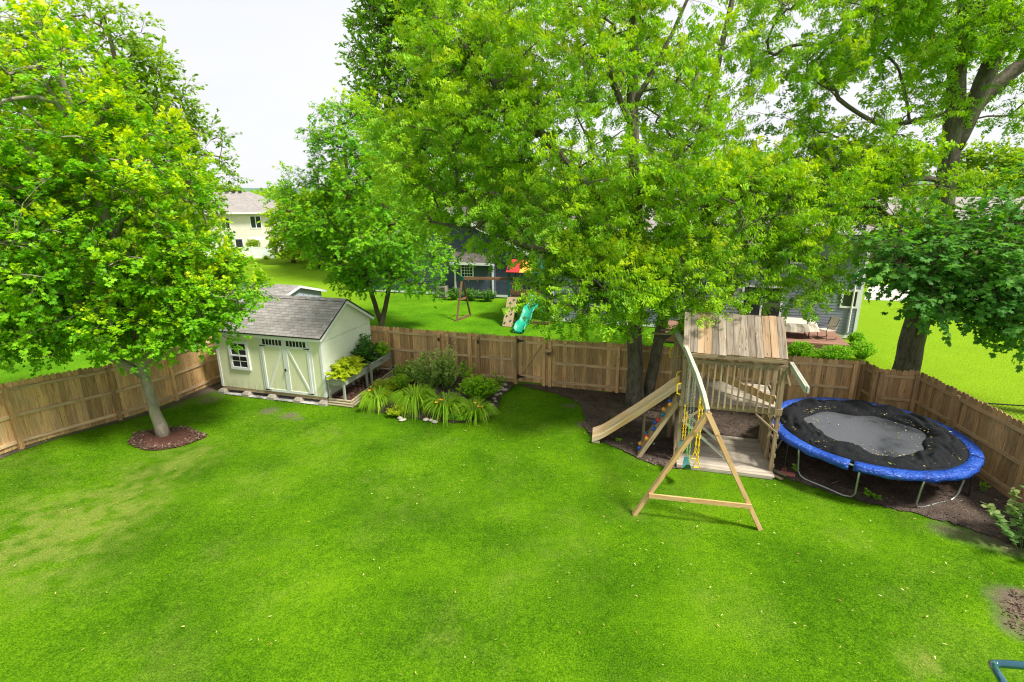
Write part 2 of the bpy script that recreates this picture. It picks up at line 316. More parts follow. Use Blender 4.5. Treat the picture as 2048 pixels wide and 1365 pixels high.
M['orange'] = plain('orange_plastic', (.85, .38, .04), .4, var=.1)
M['blueh'] = plain('blue_plastic', (.02, .09, .42), .35, var=.1)
M['tealh'] = plain('teal_hold_plastic', (.01, .16, .22), .35, var=.1)
M['chain'] = plain('steel_chain', (.5, .52, .5), .35, metal=.9)
M['tealmetal'] = plain('teal_enamel_metal', (.015, .10, .14), .16, metal=.35, var=.08, coat=1)
M['redbrick'] = plain('red_brick', (.36, .12, .09), .85, var=.2, bump=.3)
M['darkpaint'] = plain('dark_hardware', (.03, .025, .02), .6)
M['ball'] = plain('tennis_ball_felt', (.35, .52, .25), .9)
M['road'] = plain('pale_concrete_drive', (.44, .41, .37), .9, var=.05)
M['flower'] = plain('orange_petal', (.9, .42, .01), .5, var=.15)
M['ash'] = plain('grey_chalk', (.4, .4, .38), .8)
M['vent'] = plain('grey_beige_metal', (.30, .28, .24), .5)
M['brown_wall'] = plain('dusty_brown_wall', (.35, .24, .20), .8)
def glass():
    m, nt, bs, o = newmat('dark_window_glass')
    bs.inputs['Base Color'].default_value = (.02, .025, .03, 1); bs.inputs['Roughness'].default_value = .06; bs.inputs['Specular IOR Level'].default_value = .6
    return m
M['glass'] = glass()
def shingles(name, a, b, row=.13, wid=.28):
    m, nt, bs, o = newmat(name); K = nt.links.new
    t = N(nt, 'ShaderNodeAttribute', attribute_name='gc')
    br = N(nt, 'ShaderNodeTexBrick', _Scale=1.0); br.inputs['Brick Width'].default_value = wid; br.inputs['Row Height'].default_value = row
    br.inputs['Mortar Size'].default_value = .007; br.inputs['Mortar Smooth'].default_value = .6; br.offset = .37; br.inputs['Bias'].default_value = 0
    br.inputs['Color1'].default_value = c3(a); br.inputs['Color2'].default_value = c3(b); br.inputs['Mortar'].default_value = c3(tuple(x * .35 for x in a))
    K(t.outputs['Vector'], br.inputs['Vector'])
    n = N(nt, 'ShaderNodeTexNoise', _Scale=3.5, _Detail=6, _Roughness=.7); K(t.outputs['Vector'], n.inputs['Vector'])
    mr = N(nt, 'ShaderNodeMapRange'); mr.inputs['To Min'].default_value = .65; mr.inputs['To Max'].default_value = 1.35; K(n.outputs['Fac'], mr.inputs[0])
    hs = N(nt, 'ShaderNodeHueSaturation'); K(mr.outputs[0], hs.inputs['Value']); K(br.outputs['Color'], hs.inputs['Color'])
    K(hs.outputs[0], bs.inputs['Base Color']); bs.inputs['Roughness'].default_value = .95; bs.inputs['Specular IOR Level'].default_value = .15
    bp = N(nt, 'ShaderNodeBump', _Strength=.8, _Distance=.015); bp.invert = True; K(br.outputs['Fac'], bp.inputs['Height']); K(bp.outputs[0], bs.inputs['Normal'])
    return m
M['shingle'] = shingles('brown_grey_shingles', (.24, .225, .21), (.34, .32, .305))
M['shingle_light'] = shingles('light_grey_shingles', (.27, .245, .23), (.34, .315, .295), .16, .4)
M['shingle_dark'] = shingles('dark_shingles', (.10, .085, .08), (.15, .13, .12), .16, .4)
def mulchmat(name, a, b, scale=45):
    m, nt, bs, o = newmat(name); K = nt.links.new
    ge = N(nt, 'ShaderNodeNewGeometry'); v = N(nt, 'ShaderNodeTexVoronoi', _Scale=scale); K(ge.outputs['Position'], v.inputs['Vector'])
    n = N(nt, 'ShaderNodeTexNoise', _Scale=1.5, _Detail=6, _Roughness=.7); K(ge.outputs['Position'], n.inputs['Vector'])
    n3 = N(nt, 'ShaderNodeTexNoise', _Scale=scale, _Detail=3, _Roughness=.8); K(ge.outputs['Position'], n3.inputs['Vector'])
    ad = N(nt, 'ShaderNodeMath', operation='ADD'); K(n.outputs['Fac'], ad.inputs[0]); K(n3.outputs['Fac'], ad.inputs[1])
    hf = N(nt, 'ShaderNodeMath', operation='MULTIPLY'); hf.inputs[1].default_value = .5; K(ad.outputs[0], hf.inputs[0])
    cr = ramp(nt, [(.4, a), (.6, b)]); K(hf.outputs[0], cr.inputs[0]); K(cr.outputs[0], bs.inputs['Base Color'])
    bs.inputs['Roughness'].default_value = .95; bs.inputs['Specular IOR Level'].default_value = .1
    bp = N(nt, 'ShaderNodeBump', _Strength=1, _Distance=.03); K(v.outputs['Distance'], bp.inputs['Height']); K(bp.outputs[0], bs.inputs['Normal'])
    return m
M['soil'] = mulchmat('dark_soil', (.055, .042, .035), (.17, .13, .105))
M['drysoil'] = mulchmat('dry_soil', (.07, .055, .04), (.17, .14, .10), 30)
M['mulch'] = mulchmat('red_brown_mulch', (.06, .025, .018), (.16, .075, .055))
M['gravel'] = mulchmat('white_gravel', (.13, .12, .09), (.85, .84, .82), 35)
# ------------------------------------------------------------------ terrain
def in_poly(x, y, poly):
    P = np.asarray(poly)[:, :2]; r = np.zeros(np.shape(x), bool); j = len(P) - 1
    for i in range(len(P)):
        c = ((P[i, 1] > y) != (P[j, 1] > y)) & (x < (P[j, 0] - P[i, 0]) * (y - P[i, 1]) / (P[j, 1] - P[i, 1] + 1e-12) + P[i, 0]); r ^= c; j = i
    return r
def smooth_poly(pts, n=6, jit=.05, seed=1):
    P = np.asarray(pts, float)[:, :2]; out = []; k = len(P); rg = np.random.RandomState(seed)
    for i in range(k):
        p0, p1, p2, p3 = P[i - 1], P[i], P[(i + 1) % k], P[(i + 2) % k]
        for j in range(n):
            t = j / n; out.append(.5 * ((2 * p1) + (-p0 + p2) * t + (2 * p0 - 5 * p1 + 4 * p2 - p3) * t * t + (-p0 + 3 * p1 - 3 * p2 + p3) * t ** 3) + rg.randn(2) * jit)
    return np.array(out)
BF = np.array([-5.94, 20.6, 0]); bd = np.array([16.88, -5.18, 0]); bd /= np.linalg.norm(bd); bn = np.array([-bd[1], bd[0], 0])   # back fence line
LF0 = np.array([-11.39, 19.13, 0])
CORN = BF + bd * -5.3
_ld = np.array([.282, .959, 0])
RJ0 = np.array([10.94, 15.42, 0]); RJ1 = np.array([10.92, 14.75, 0]); RJ2 = np.array([11.92, 14.42, 0]); RJ3 = np.array([11.25, 7.4, 0])
soil_pts = [at(1060, 777), at(1105, 786), at(1152, 804), at(1170, 836), at(1168, 856), at(1192, 880), at(1236, 898), at(1294, 925), at(1350, 938), at(1430, 944), at(1545, 953), at(1610, 970),
            at(1700, 998), at(1850, 1034), at(1960, 1068), at(2060, 1100), (11.6, 9.0, 0), (11.9, 12, 0), RJ2, RJ1, RJ0, BF + bd * 12, BF + bd * 8.2, BF + bd * 6.6]
soil_poly = smooth_poly(soil_pts, 12, .03, 3)
bed_pts = [at(733, 815), at(790, 830), at(870, 843), at(935, 846), at(985, 830), at(1003, 795), at(1022, 778), BF + bd * 5.9, BF + bd * 1.6, at(775, 770)]
bed_poly = smooth_poly(bed_pts, 8, .02, 4)
mring = np.array([(-10.3 + (1.02 + .08 * math.sin(5 * a) + .05 * math.cos(3 * a)) * math.cos(a), 14.22 + (.72 + .06 * math.cos(4 * a)) * math.sin(a)) for a in np.linspace(0, 2 * math.pi, 48, endpoint=False)])
corner_poly = smooth_poly([at(2010, 1195), at(2040, 1180), at(2110, 1200), at(2110, 1300), at(2040, 1275), at(2010, 1235)], 4, .03, 5)
shed_soil = smooth_poly([at(358, 806), at(400, 785), at(440, 770), at(450, 790), at(520, 808), at(560, 830), at(600, 838), at(560, 845), at(500, 820), at(430, 800), at(390, 815)], 4, .06, 9)
gravel_pts = [yard((-10.61, 18.03), u, v) for u, v in ((.0, -.17), (4.45, -.17), (4.45, 1), (.0, 1))]
lf = [LF0 - _ld * t for t in (12, 9, 6, 4, 2, 0, -2)]
leftsoil = smooth_poly([p + np.array([.0, 0, 0]) for p in lf] + [p + E1 * (.22 + .08 * math.sin(i * 2.1)) for i, p in reversed(list(enumerate(lf)))], 6, .02, 6)
dry_spots = [(60, 1075, 1.9, 1.0), (180, 1050, 1.3, .7), (250, 1000, 1.1, .6), (330, 935, 1.1, .7), (400, 905, .9, .5), (120, 1160, .8, .35), (445, 1110, .7, .3), (1850, 1335, .35, .9), (1270, 1025, .25, .8), (60, 940, .7, .2),
             (520, 960, .9, .3), (820, 1000, 1.3, .28), (640, 870, 1.0, .3), (900, 1250, .8, .25), (300, 1300, .8, .2), (1100, 1120, .9, .25), (1010, 1140, .6, .2), (1440, 1180, .6, .25), (1690, 1075, .5, .3), (560, 1180, .7, .25)]
def bareness(x, y):
    d = np.zeros_like(np.asarray(x, float))
    for px_, py_, s_, a_ in ((375, 790, .5, 1.1), (410, 778, .6, 1.2), (440, 770, .5, 1.2), (420, 800, .45, .7), (540, 822, .35, .75), (580, 832, .35, .8), (600, 840, .2, .5), (1170, 850, .3, .8), (1140, 812, .35, .6), (1890, 1060, .4, .6), (2000, 1085, .5, .9), (2052, 1215, .45, 1.5), (2035, 1260, .3, .9), (350, 812, .35, .6)):
        c = at(px_, py_); d = d + a_ * np.exp(-((x - c[0]) ** 2 + (y - c[1]) ** 2) / (2 * (s_ * .75) ** 2))
    return np.clip((d - .25) * (.3 + 1.5 * fbm(x + 7, y, 4.0, 3)) * 1.3, 0, 1)
def dryness(x, y):
    d = np.zeros_like(x)
    for px_, py_, s_, a_ in dry_spots:
        c = at(px_, py_); d = d + a_ * np.exp(-((x - c[0]) ** 2 + (y - c[1]) ** 2) / (2 * (s_ * .6) ** 2))
    n = fbm(x, y, 1.1, 4); n2 = fbm(x + 50, y, 4.5, 3)
    n3 = fbm(x + 11, y + 3, 14.0, 2); return np.clip(d * .85 * np.clip(.1 + 2.4 * (n2 - .3), 0, 1.6) * (.45 + 1.1 * n3) + np.clip((n - .57) * 1.6, 0, .2) * n2 + .08 * n3, 0, .85)
def grid_mesh(name, x0, x1, nx, y0, y1, ny, zf, mat, label=None, kind='structure', yellowed=True):
    xs = np.linspace(x0, x1, nx); ys = np.linspace(y0, y1, ny); X, Y = np.meshgrid(xs, ys); Z = zf(X, Y)
    V = np.stack([X, Y, Z], -1).reshape(-1, 3); I = np.arange(nx * ny).reshape(ny, nx)
    F = np.stack([I[:-1, :-1], I[:-1, 1:], I[1:, 1:], I[1:, :-1]], -1).reshape(-1, 4)
    me = bpy.data.meshes.new(name); me.vertices.add(len(V)); me.vertices.foreach_set('co', V.ravel())
    me.loops.add(F.size); me.loops.foreach_set('vertex_index', F.ravel()); me.polygons.add(len(F)); me.polygons.foreach_set('loop_start', np.arange(0, F.size, 4))
    if yellowed:
        a = me.attributes.new('dry', 'FLOAT', 'POINT'); a.data.foreach_set('value', dryness(V[:, 0], V[:, 1]).astype(np.float32))
        a = me.attributes.new('bare', 'FLOAT', 'POINT'); a.data.foreach_set('value', bareness(V[:, 0], V[:, 1]).astype(np.float32))
    me.materials.append(mat); me.update(calc_edges=True); me.polygons.foreach_set('use_smooth', [True] * len(F))
    o = bpy.data.objects.new(name, me); COL.objects.link(o); tag(o, kind=kind); return o
M['lawn'] = lawnmat('lawn_soil_grass', (.024, .085, .001), (.068, .185, .002), (.15, .31, .004), (.26, .30, .06))
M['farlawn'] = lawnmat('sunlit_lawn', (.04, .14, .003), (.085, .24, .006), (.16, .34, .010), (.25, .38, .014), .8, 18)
NX0, NX1, NY0, NY1 = -17.0, 14.0, 3.0, 23.0
def farz(X, Y): return np.where((X > NX0 - .01) & (X < NX1 + .01) & (Y > NY0 - .01) & (Y < NY1 + .01), -.25, -.03)
o = grid_mesh('lawn', NX0, NX1, 380, NY0, NY1, 250, gz, M['lawn'])
tag(o, 'mown green lawn of the fenced back yard with dry patches', 'lawn')
# outer ground: one sheet out to the horizon, with a shallow pit under the yard sheet
def ring_ground():
    xs = np.unique(np.r_[-3000, -1200, -500, -200, np.linspace(-120, 120, 61), NX0 + .3, NX1 - .3, 200, 500, 1200, 3000]); ys = np.unique(np.r_[-300, -60, -20, 0, NY0 + .3, np.linspace(6, 120, 39), NY1 - .3, 200, 500, 1200, 3000])
    X, Y = np.meshgrid(xs, ys); inside = (X > NX0 + .2) & (X < NX1 - .2) & (Y > NY0 + .2) & (Y < NY1 - .2)
    Z = np.where(inside, -.35, -.05) + .0 * X
    V = np.stack([X, Y, Z], -1).reshape(-1, 3); ny, nx = X.shape; I = np.arange(nx * ny).reshape(ny, nx)
    F = np.stack([I[:-1, :-1], I[:-1, 1:], I[1:, 1:], I[1:, :-1]], -1).reshape(-1, 4)
    me = bpy.data.meshes.new('ground'); me.from_pydata(V.tolist(), [], F.tolist()); a = me.attributes.new('dry', 'FLOAT', 'POINT')
    a.data.foreach_set('value', np.clip(.05 + .8 * sstep((V[:, 0] - 9) / 5) + .7 * sstep((-V[:, 0] - 8) / 6) * sstep((V[:, 1] - 24) / 8) + .8 * (fbm(V[:, 0], V[:, 1], .09, 3) - .5), 0, 1).astype(np.float32)); me.materials.append(M['farlawn']); me.update()  # yellower where the outer lawns lie in sun: sunlight put into the colour
    o = bpy.data.objects.new('ground', me); COL.objects.link(o); tag(o, 'bright mown lawns of the neighbouring gardens', 'ground', kind='structure')
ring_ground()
def sheet(name, poly, dz, mat, label, cat, zf=gz, step=.22):
    P = np.asarray(poly)[:, :2]; x0, y0 = P.min(0); x1, y1 = P.max(0)
    bm_v = [(*p, 0) for p in P]; from mathutils.geometry import delaunay_2d_cdt
    pts = [Vector(p) for p in P.tolist()]; ne = len(pts)
    gx, gy = np.meshgrid(np.arange(x0, x1, step), np.arange(y0, y1, step)); gx = gx.ravel(); gy = gy.ravel(); k = in_poly(gx, gy, P)
    pts += [Vector((a, b)) for a, b in zip(gx[k].tolist(), gy[k].tolist())]
    r = delaunay_2d_cdt(pts, [(i, (i + 1) % ne) for i in range(ne)], [list(range(ne))], 1, 1e-4)
    V = np.array([tuple(v) for v in r[0]]); Z = zf(V[:, 0], V[:, 1]) + dz
    me = bpy.data.meshes.new(name); me.from_pydata(np.c_[V, Z].tolist(), [], [list(f) for f in r[2]]); me.materials.append(mat); me.update()
    o = bpy.data.objects.new(name, me); COL.objects.link(o); tag(o, label, cat, kind='structure'); return o
def bumpy(s): return lambda x, y: gz(x, y) + s * (fbm(x, y, 3, 3) - .3)
sheet('soil', soil_poly, .018, M['soil'], 'dark bare soil and mulch under tree, tower and trampoline', 'soil', bumpy(.05))
sheet('flower_bed', bed_poly, .018, M['soil'], 'dark soil of the flower bed by the fence', 'soil', bumpy(.05))
sheet('mulch', mring, .02, M['mulch'], 'round red brown mulch ring at foot of maple', 'mulch', lambda x, y: gz(x, y) + .07 * np.clip(1 - ((x + 10.3) ** 2 / 1.1 + (y - 14.22) ** 2 / .55), 0, 1) + .03 * (fbm(x, y, 6, 2) - .5), .1)
sheet('soil_strip', leftsoil, .010, M['drysoil'], 'dark soil strip along foot of long fence', 'soil')
sheet('gravel', [p for p in gravel_pts], .02, M['gravel'], 'white gravel under the front edge of the shed', 'gravel', bumpy(.04), .1)

# ------------------------------------------------------------------ leaves and trees
def ngon_mesh(name, mats, parent, groups, attr, matidx=None):
    """groups: list of (V (n,m,3), polys list of index tuples over m); attr: list of (n,2)"""
    Vs = []; Ls = []; Sz = []; At = []; MI = []; off = 0
    for gi, (V, polys) in enumerate(groups):
        n, m, _ = V.shape; Vs.append(V.reshape(-1, 3)); base = off + np.arange(n) * m
        for p in polys:
            p = np.array(p); Ls.append((base[:, None] + p[None]).ravel()); Sz.append(np.full(n, len(p)))
            MI.append(np.full(n, 0 if matidx is None else matidx[gi]))
        a = attr[gi]; At.append(np.repeat(np.c_[a, np.zeros(len(a))][:, None], m, 1).reshape(-1, 3)); off += n * m
    V = np.vstack(Vs).astype(np.float32); Lp = np.concatenate(Ls).astype(np.int32); Sz = np.concatenate(Sz); st = np.r_[0, np.cumsum(Sz)[:-1]].astype(np.int32)
    me = bpy.data.meshes.new(name); me.vertices.add(len(V)); me.vertices.foreach_set('co', V.ravel())
    me.loops.add(len(Lp)); me.loops.foreach_set('vertex_index', Lp); me.polygons.add(len(Sz)); me.polygons.foreach_set('loop_start', st)
    a = me.attributes.new('leaf', 'FLOAT_VECTOR', 'POINT'); a.data.foreach_set('vector', np.vstack(At).astype(np.float32).ravel())
    for x in (mats if isinstance(mats, list) else [mats]): me.materials.append(x)
    me.polygons.foreach_set('material_index', np.concatenate(MI).astype(np.int32))
    me.update(calc_edges=True)
    o = bpy.data.objects.new(name, me); COL.objects.link(o)
    if parent: o.parent = parent
    return o
def place(tpl, P, D, Nn, s):
    """template (m,3) placed at P with x along D, z along Nn, scaled s"""
    D = D / (np.linalg.norm(D, axis=1)[:, None] + 1e-9); Yv = np.cross(Nn, D); Yv /= np.linalg.norm(Yv, axis=1)[:, None] + 1e-9; Z = np.cross(D, Yv)
    s = np.asarray(s).reshape(-1, 1, 1)
    return P[:, None] + s * (tpl[None, :, 0:1] * D[:, None] + tpl[None, :, 1:2] * Yv[:, None] + tpl[None, :, 2:3] * Z[:, None])
def star(lobes, notch):
    pts = []; A = [-112, -84, -56, -28, 0, 28, 56, 84, 112]
    R = [lobes[2], notch[1], lobes[1], notch[0], lobes[0], notch[0], lobes[1], notch[1], lobes[2]]
    for a, r in zip(A, R): a = math.radians(a); pts.append((.42 + r * math.cos(a), r * math.sin(a), -.12 * abs(r * math.sin(a)) ** 1.0 - .1 * max(0, r * math.cos(a)) ** 2))
    pts.append((.22, 0, 0)); return np.array(pts), [tuple(range(10))]
T_MAPLE = star((.60, .58, .42), (.34, .30)); T_STAR = star((.68, .62, .48), (.2, .2))
T_LANCE = (np.array([(0, 0, 0), (.35, .15, -.03), (.7, .11, -.07), (1, 0, -.16), (.7, -.11, -.07), (.35, -.15, -.03)]), [(0, 1, 2, 3, 4, 5)])
T_OVAL = (np.array([(0, 0, 0), (.22, .24, -.03), (.6, .27, -.06), (1, 0, -.12), (.6, -.27, -.06), (.22, -.24, -.03)]), [(0, 1, 2, 3, 4, 5)])
T_DIA = (np.array([(0, 0, 0), (.45, .26, -.04), (1, 0, -.1), (.45, -.26, -.04)]), [(0, 1, 2, 3)])
def spray(nl=8, ll=.42, w=.22, seed=3):
    rg = random.Random(seed); V = []; F = []
    for i in range(nl):
        b = np.array([rg.uniform(0, .9), rg.uniform(-.28, .28), rg.uniform(-.2, .2)]); a = rg.uniform(-2.2, 2.2); l = ll * rg.uniform(.7, 1.15)
        d = np.array([math.cos(a), math.sin(a), -rg.uniform(-.1, 1.5)]); d /= np.linalg.norm(d); q = np.cross([0, 0, 1.0], d); q /= np.linalg.norm(q); n_ = np.cross(d, q); tw = rg.uniform(-.9, .9); q = q * math.cos(tw) + n_ * math.sin(tw); k = len(V)
        V += [b, b + d * l * .42 + q * l * w, b + d * l + np.array([0, 0, -.1 * l]), b + d * l * .42 - q * l * w]; F.append((k, k + 1, k + 2, k + 3))
    return np.array(V), F
T_SPRAY = spray()
def rotv(v, k, a):
    k = k / (np.linalg.norm(k, axis=-1, keepdims=True) + 1e-9); a = a[..., None]
    return v * np.cos(a) + np.cross(k, v) * np.sin(a) + k * (k * v).sum(-1, keepdims=True) * (1 - np.cos(a))
def make_tree(name, base, limbs, blobs, ntips, mat, barkm, label, cat='tree', group=None, seed=0, K=6, Mn=14, tw=.7, leaf=.12, tpl=T_MAPLE, up=.35, flat=.5,
              droop=.2, young=.0, ytop=.6, shell=.55, twig_r=.006, maxr=.12, spread=1.0, minz=None, skel_tw=True, tint=(0, 1), rootflare=1.35, along=.25, nup=.9, cull=None, avoid=False):
    rg = np.random.RandomState(seed); base = np.array(base, float)
    root = empty(name, base, 0, label, cat, group)
    # skeleton
    pos = []; par = []; rad0 = []; chains = []
    for pts, r0, r1 in limbs:
        P = np.array(pts, float) - base; seg = []
        for a, b in zip(P[:-1], P[1:]):
            k = max(1, int(np.linalg.norm(b - a) / .35)); seg += [a + (b - a) * j / k for j in range(k)]
        seg.append(P[-1]); seg = np.array(seg)
        sm = seg.copy()
        for _ in range(3): sm[1:-1] = (sm[:-2] + sm[2:] + 2 * sm[1:-1]) / 4
        seg = sm; seg[1:-1] += rg.randn(len(seg) - 2, 3) * .012
        if pos:
            j0 = int(np.argmin(np.linalg.norm(np.array(pos) - seg[0], axis=1)))
        else: j0 = -1
        R = np.linspace(r0, r1, len(seg)) if not np.isscalar(r0) or True else None
        ch = [j0] if j0 >= 0 else []
        for i, p in enumerate(seg):
            par.append(ch[-1] if ch else -1); pos.append(p); rad0.append(R[i]); ch.append(len(pos) - 1)
        chains.append((ch, True))
    # tips in blobs
    wts = np.array([b[2] for b in blobs], float); wts /= wts.sum(); tips = []; outs = []
    while len(tips) < ntips:
        bi = rg.choice(len(blobs), p=wts); c, r, _ = blobs[bi]; c = np.array(c, float) - base; r = np.array([r] * 3 if np.isscalar(r) else r, float)
        d = rg.randn(3); d /= np.linalg.norm(d); q = (shell + (1 - shell) * rg.rand() ** .7); jit = 1 + .16 * (vnoise(d[0] * 2 + d[2] * 1.3 + seed, d[1] * 2 + bi, 1.3) - .5) * 2
        p = c + d * r * q * jit
        if minz is not None and p[2] + base[2] < minz: continue
        if avoid:
            w_ = p + base; 
            if w_[1] < 16.5 and w_[2] > 5.4 and abs(w_[0] - 3.95 * w_[1] / 17.4) < .75 and rg.rand() < .45: continue
        tips.append(p); outs.append(d / r / np.linalg.norm(d / r))
    tips = np.array(tips); outs = np.array(outs)
    c0 = np.array(pos)
    dmin = np.array([np.min(np.linalg.norm(c0 - t, axis=1)) for t in tips]); order = np.argsort(dmin)
    posA = np.zeros((len(pos) + ntips * 14, 3)); n = len(pos); posA[:n] = pos; nochild = len(pos)
    zlow = .5 if len(limbs) else 0
    for ti in order:
        t = tips[ti]; d = posA[:n] - t; dist = np.linalg.norm(d, axis=1); cost = dist * (1 + .5 * np.clip(d[:, 2] + .2, 0, 2)) + np.where(posA[:n, 2] < zlow + base[2] * 0 + .9, 5, 0)
        j = int(np.argmin(cost)); a = posA[j]; l = dist[j]; k = int(min(10, max(2, l / .45)))
        mid = (a + t) / 2 + np.array([0, 0, .14 * l]) * (1 if droop < .3 else .8) + rg.randn(3) * .08 * l; prev = j; ch = [j]
        for i in range(1, k + 1):
            s = i / k; p = (1 - s) ** 2 * a + 2 * s * (1 - s) * mid + s * s * t
            if n >= len(posA): posA = np.vstack([posA, np.zeros((2000, 3))])
            posA[n] = p; par.append(prev); rad0.append(0); prev = n; ch.append(n); n += 1
        chains.append((ch, False)); 
    posA = posA[:n]; cnt = np.zeros(n)
    for ch, main in chains:
        if not main: cnt[ch[-1]] += 1
    for i in range(n - 1, -1, -1):
        if par[i] >= 0: cnt[par[i]] += cnt[i]
    rr = np.minimum(.011 * np.maximum(cnt, 1) ** .48, maxr); rr = np.maximum(rr, np.array(rad0))
    tb = MB(seed)
    for ch, main in chains:
        r = rr[ch].copy()
        if not main or len(ch) > 1 and par[ch[1] if len(ch) > 1 else 0] == ch[0]: r[0] = min(r[0], r[1] * 1.15)
        if main and ch[0] == 0: r[:3] *= np.linspace(rootflare, 1.03, 3)[:len(r[:3])]
        P = posA[ch]; sides = 14 if r.max() > .15 else (8 if r.max() > .05 else 5 if r.max() > .02 else 3)
        tb.tube(P, r, sides, cap=main)
    tb.build('trunk', barkm, root, smooth=True)
    # twigs + leaves
    T = len(tips); rnd = rg.randn(T, K, 3); rnd /= np.linalg.norm(rnd, axis=2, keepdims=True)
    D = outs[:, None] * .55 + rnd * .9 * spread + np.array([0, 0, up]); D[..., 2] *= flat if flat < 1 else 1; D /= np.linalg.norm(D, axis=2, keepdims=True)
    Lw = tw * rg.uniform(.5, 1.15, (T, K)); St = tips[:, None] + rnd * .06
    En = St + D * Lw[..., None]
    if skel_tw:
        a = St.reshape(-1, 3); b = En.reshape(-1, 3); mid = (a + b) / 2 + np.array([0, 0, .04]); side = np.cross(b - a, [0, 0, 1.0]); side /= np.linalg.norm(side, axis=1)[:, None] + 1e-9
        upv = np.cross(side, b - a); upv /= np.linalg.norm(upv, axis=1)[:, None] + 1e-9; w = twig_r
        V = np.stack([a + side * w, a - side * w * .5 + upv * w, a - side * w * .5 - upv * w, mid + side * w * .7, mid - side * w * .35 + upv * w * .7, mid - side * w * .35 - upv * w * .7, b], 1)
        ngon_mesh('twigs', M['bark_brown'], root, [(V, [(0, 1, 4, 3), (1, 2, 5, 4), (2, 0, 3, 5), (3, 4, 6), (4, 5, 6), (5, 3, 6)])], [np.zeros((len(a), 2))])
    t = 1 - rg.rand(T, K, Mn) ** 1.3 * (1 - along)
    P = St[:, :, None] + (En - St)[:, :, None] * t[..., None]; sag = -droop * .25 * tw * t ** 2; P[..., 2] += sag
    Dl = np.repeat(D[:, :, None], Mn, 2); az = rg.uniform(-1.5, 1.5, (T, K, Mn)); Dl = rotv(Dl, np.broadcast_to(np.array([0, 0, 1.0]), Dl.shape), az)
    Dl[..., 2] -= droop * rg.uniform(.3, 2.0, (T, K, Mn)); Dl /= np.linalg.norm(Dl, axis=-1, keepdims=True)
    P += rg.randn(T, K, Mn, 3) * .03
    Nn = rg.randn(T, K, Mn, 3) * .45 + np.array([0, 0, nup]) + outs[:, None, None] * .45
    sz = leaf * rg.uniform(.65, 1.2, (T, K, Mn))
    tn = rg.rand(T, 1, 1) * .55 + rg.rand(T, K, Mn) * .45; tn = tint[0] + (tint[1] - tint[0]) * tn
    zr = (tips[:, 2] - tips[:, 2].min()) / (np.ptp(tips[:, 2]) + 1e-6); outz = np.clip(outs[:, 2] * .6 + .5, 0, 1)
    upr = np.clip(D[..., 2] * 1.2 + .25, 0, 1)
    clump_y = (rg.rand(T) < .72) * rg.uniform(.5, 1, T)
    yg = young * (ytop * zr + (1 - ytop))[:, None, None] * upr[..., None] * np.clip((t - .45) * 2.2, 0, 1) * outz[:, None, None] * clump_y[:, None, None] * rg.uniform(.6, 1.3, (T, K, Mn))
    P = P.reshape(-1, 3); Dl = Dl.reshape(-1, 3); Nn = Nn.reshape(-1, 3); sz = sz.ravel()
    At = np.c_[tn.ravel(), np.clip(yg.ravel(), 0, 1)]
    if cull is not None:
        k = visible(P + base, cull) | (rg.rand(len(P)) < .35); P, Dl, Nn, sz, At = P[k], Dl[k], Nn[k], sz[k], At[k]
    tp, polys = tpl
    ngon_mesh('crown', mat, root, [(place(tp, P, Dl, Nn, sz), polys)], [At])
    return root
M['bark_grey'] = bark('smooth_grey_bark', (.17, .145, .11), (.34, .30, .24), 7)
M['bark_brown'] = bark('rough_brown_bark', (.06, .045, .032), (.20, .155, .11), 9)
M['bark_dark'] = bark('furrowed_bark', (.055, .045, .035), (.19, .165, .13), 8)
M['l_maple'] = leafmat('maple_leaves', (.06, .23, .006), (.17, .45, .009), (.34, .62, .012), (.70, .78, .012))
M['l_gum'] = leafmat('star_leaves', (.08, .28, .010), (.17, .47, .014), (.33, .62, .016), (.66, .72, .01))
M['l_ash'] = leafmat('narrow_leaves', (.075, .22, .010), (.21, .44, .02), (.42, .63, .03), (.68, .70, .03))
M['l_dark'] = leafmat('dark_maple_leaves', (.05, .17, .03), (.10, .29, .045), (.20, .44, .06), (.35, .52, .05))
M['l_bg'] = leafmat('distant_leaves', (.10, .25, .012), (.21, .40, .018), (.36, .54, .025), (.5, .56, .03))
M['l_yel'] = leafmat('yellow_green_leaves', (.20, .38, .008), (.33, .52, .01), (.48, .64, .015), (.66, .70, .02))
M['l_poplar'] = leafmat('poplar_leaves', (.12, .30, .03), (.22, .45, .04), (.36, .58, .05), (.5, .6, .05))

# ------------------------------------------------------------------ fences
def pickets(mb, A, B, side, h=1.83, w=.14, t=.018, seed=0, zoff=0.0):
    A = np.array(A, float); B = np.array(B, float); d = B - A; d[2] = 0; Ln = np.linalg.norm(d); d /= Ln; n = np.array([-d[1], d[0], 0]) * side; rg = random.Random(seed)
    k = int(Ln / (w + .004)); st = Ln / k
    for i in range(k):
        c = A + d * (st * (i + .5)); g = float(gz(c[0], c[1])) + .03 + zoff; hh = h + rg.uniform(-.02, .02); x = st / 2 - .002; o = n * rg.uniform(0, .009)
        pr = [(-x, 0), (x, 0), (x, hh - .045), (x - .035, hh), (-x + .035, hh), (-x, hh - .045)]
        base = c + o; v = [base + d * a + E3 * (g + b) for a, b in pr] + [base + n * t + d * a + E3 * (g + b) for a, b in pr]
        gc = [(b, a, 0) for a, b in pr] + [(b, a, t) for a, b in pr]
        mb.add(v, [(0, 1, 2, 3, 4, 5)[::-1], tuple(range(6, 12))] + [(j, (j + 1) % 6, 6 + (j + 1) % 6, 6 + j) for j in range(6)], gc)
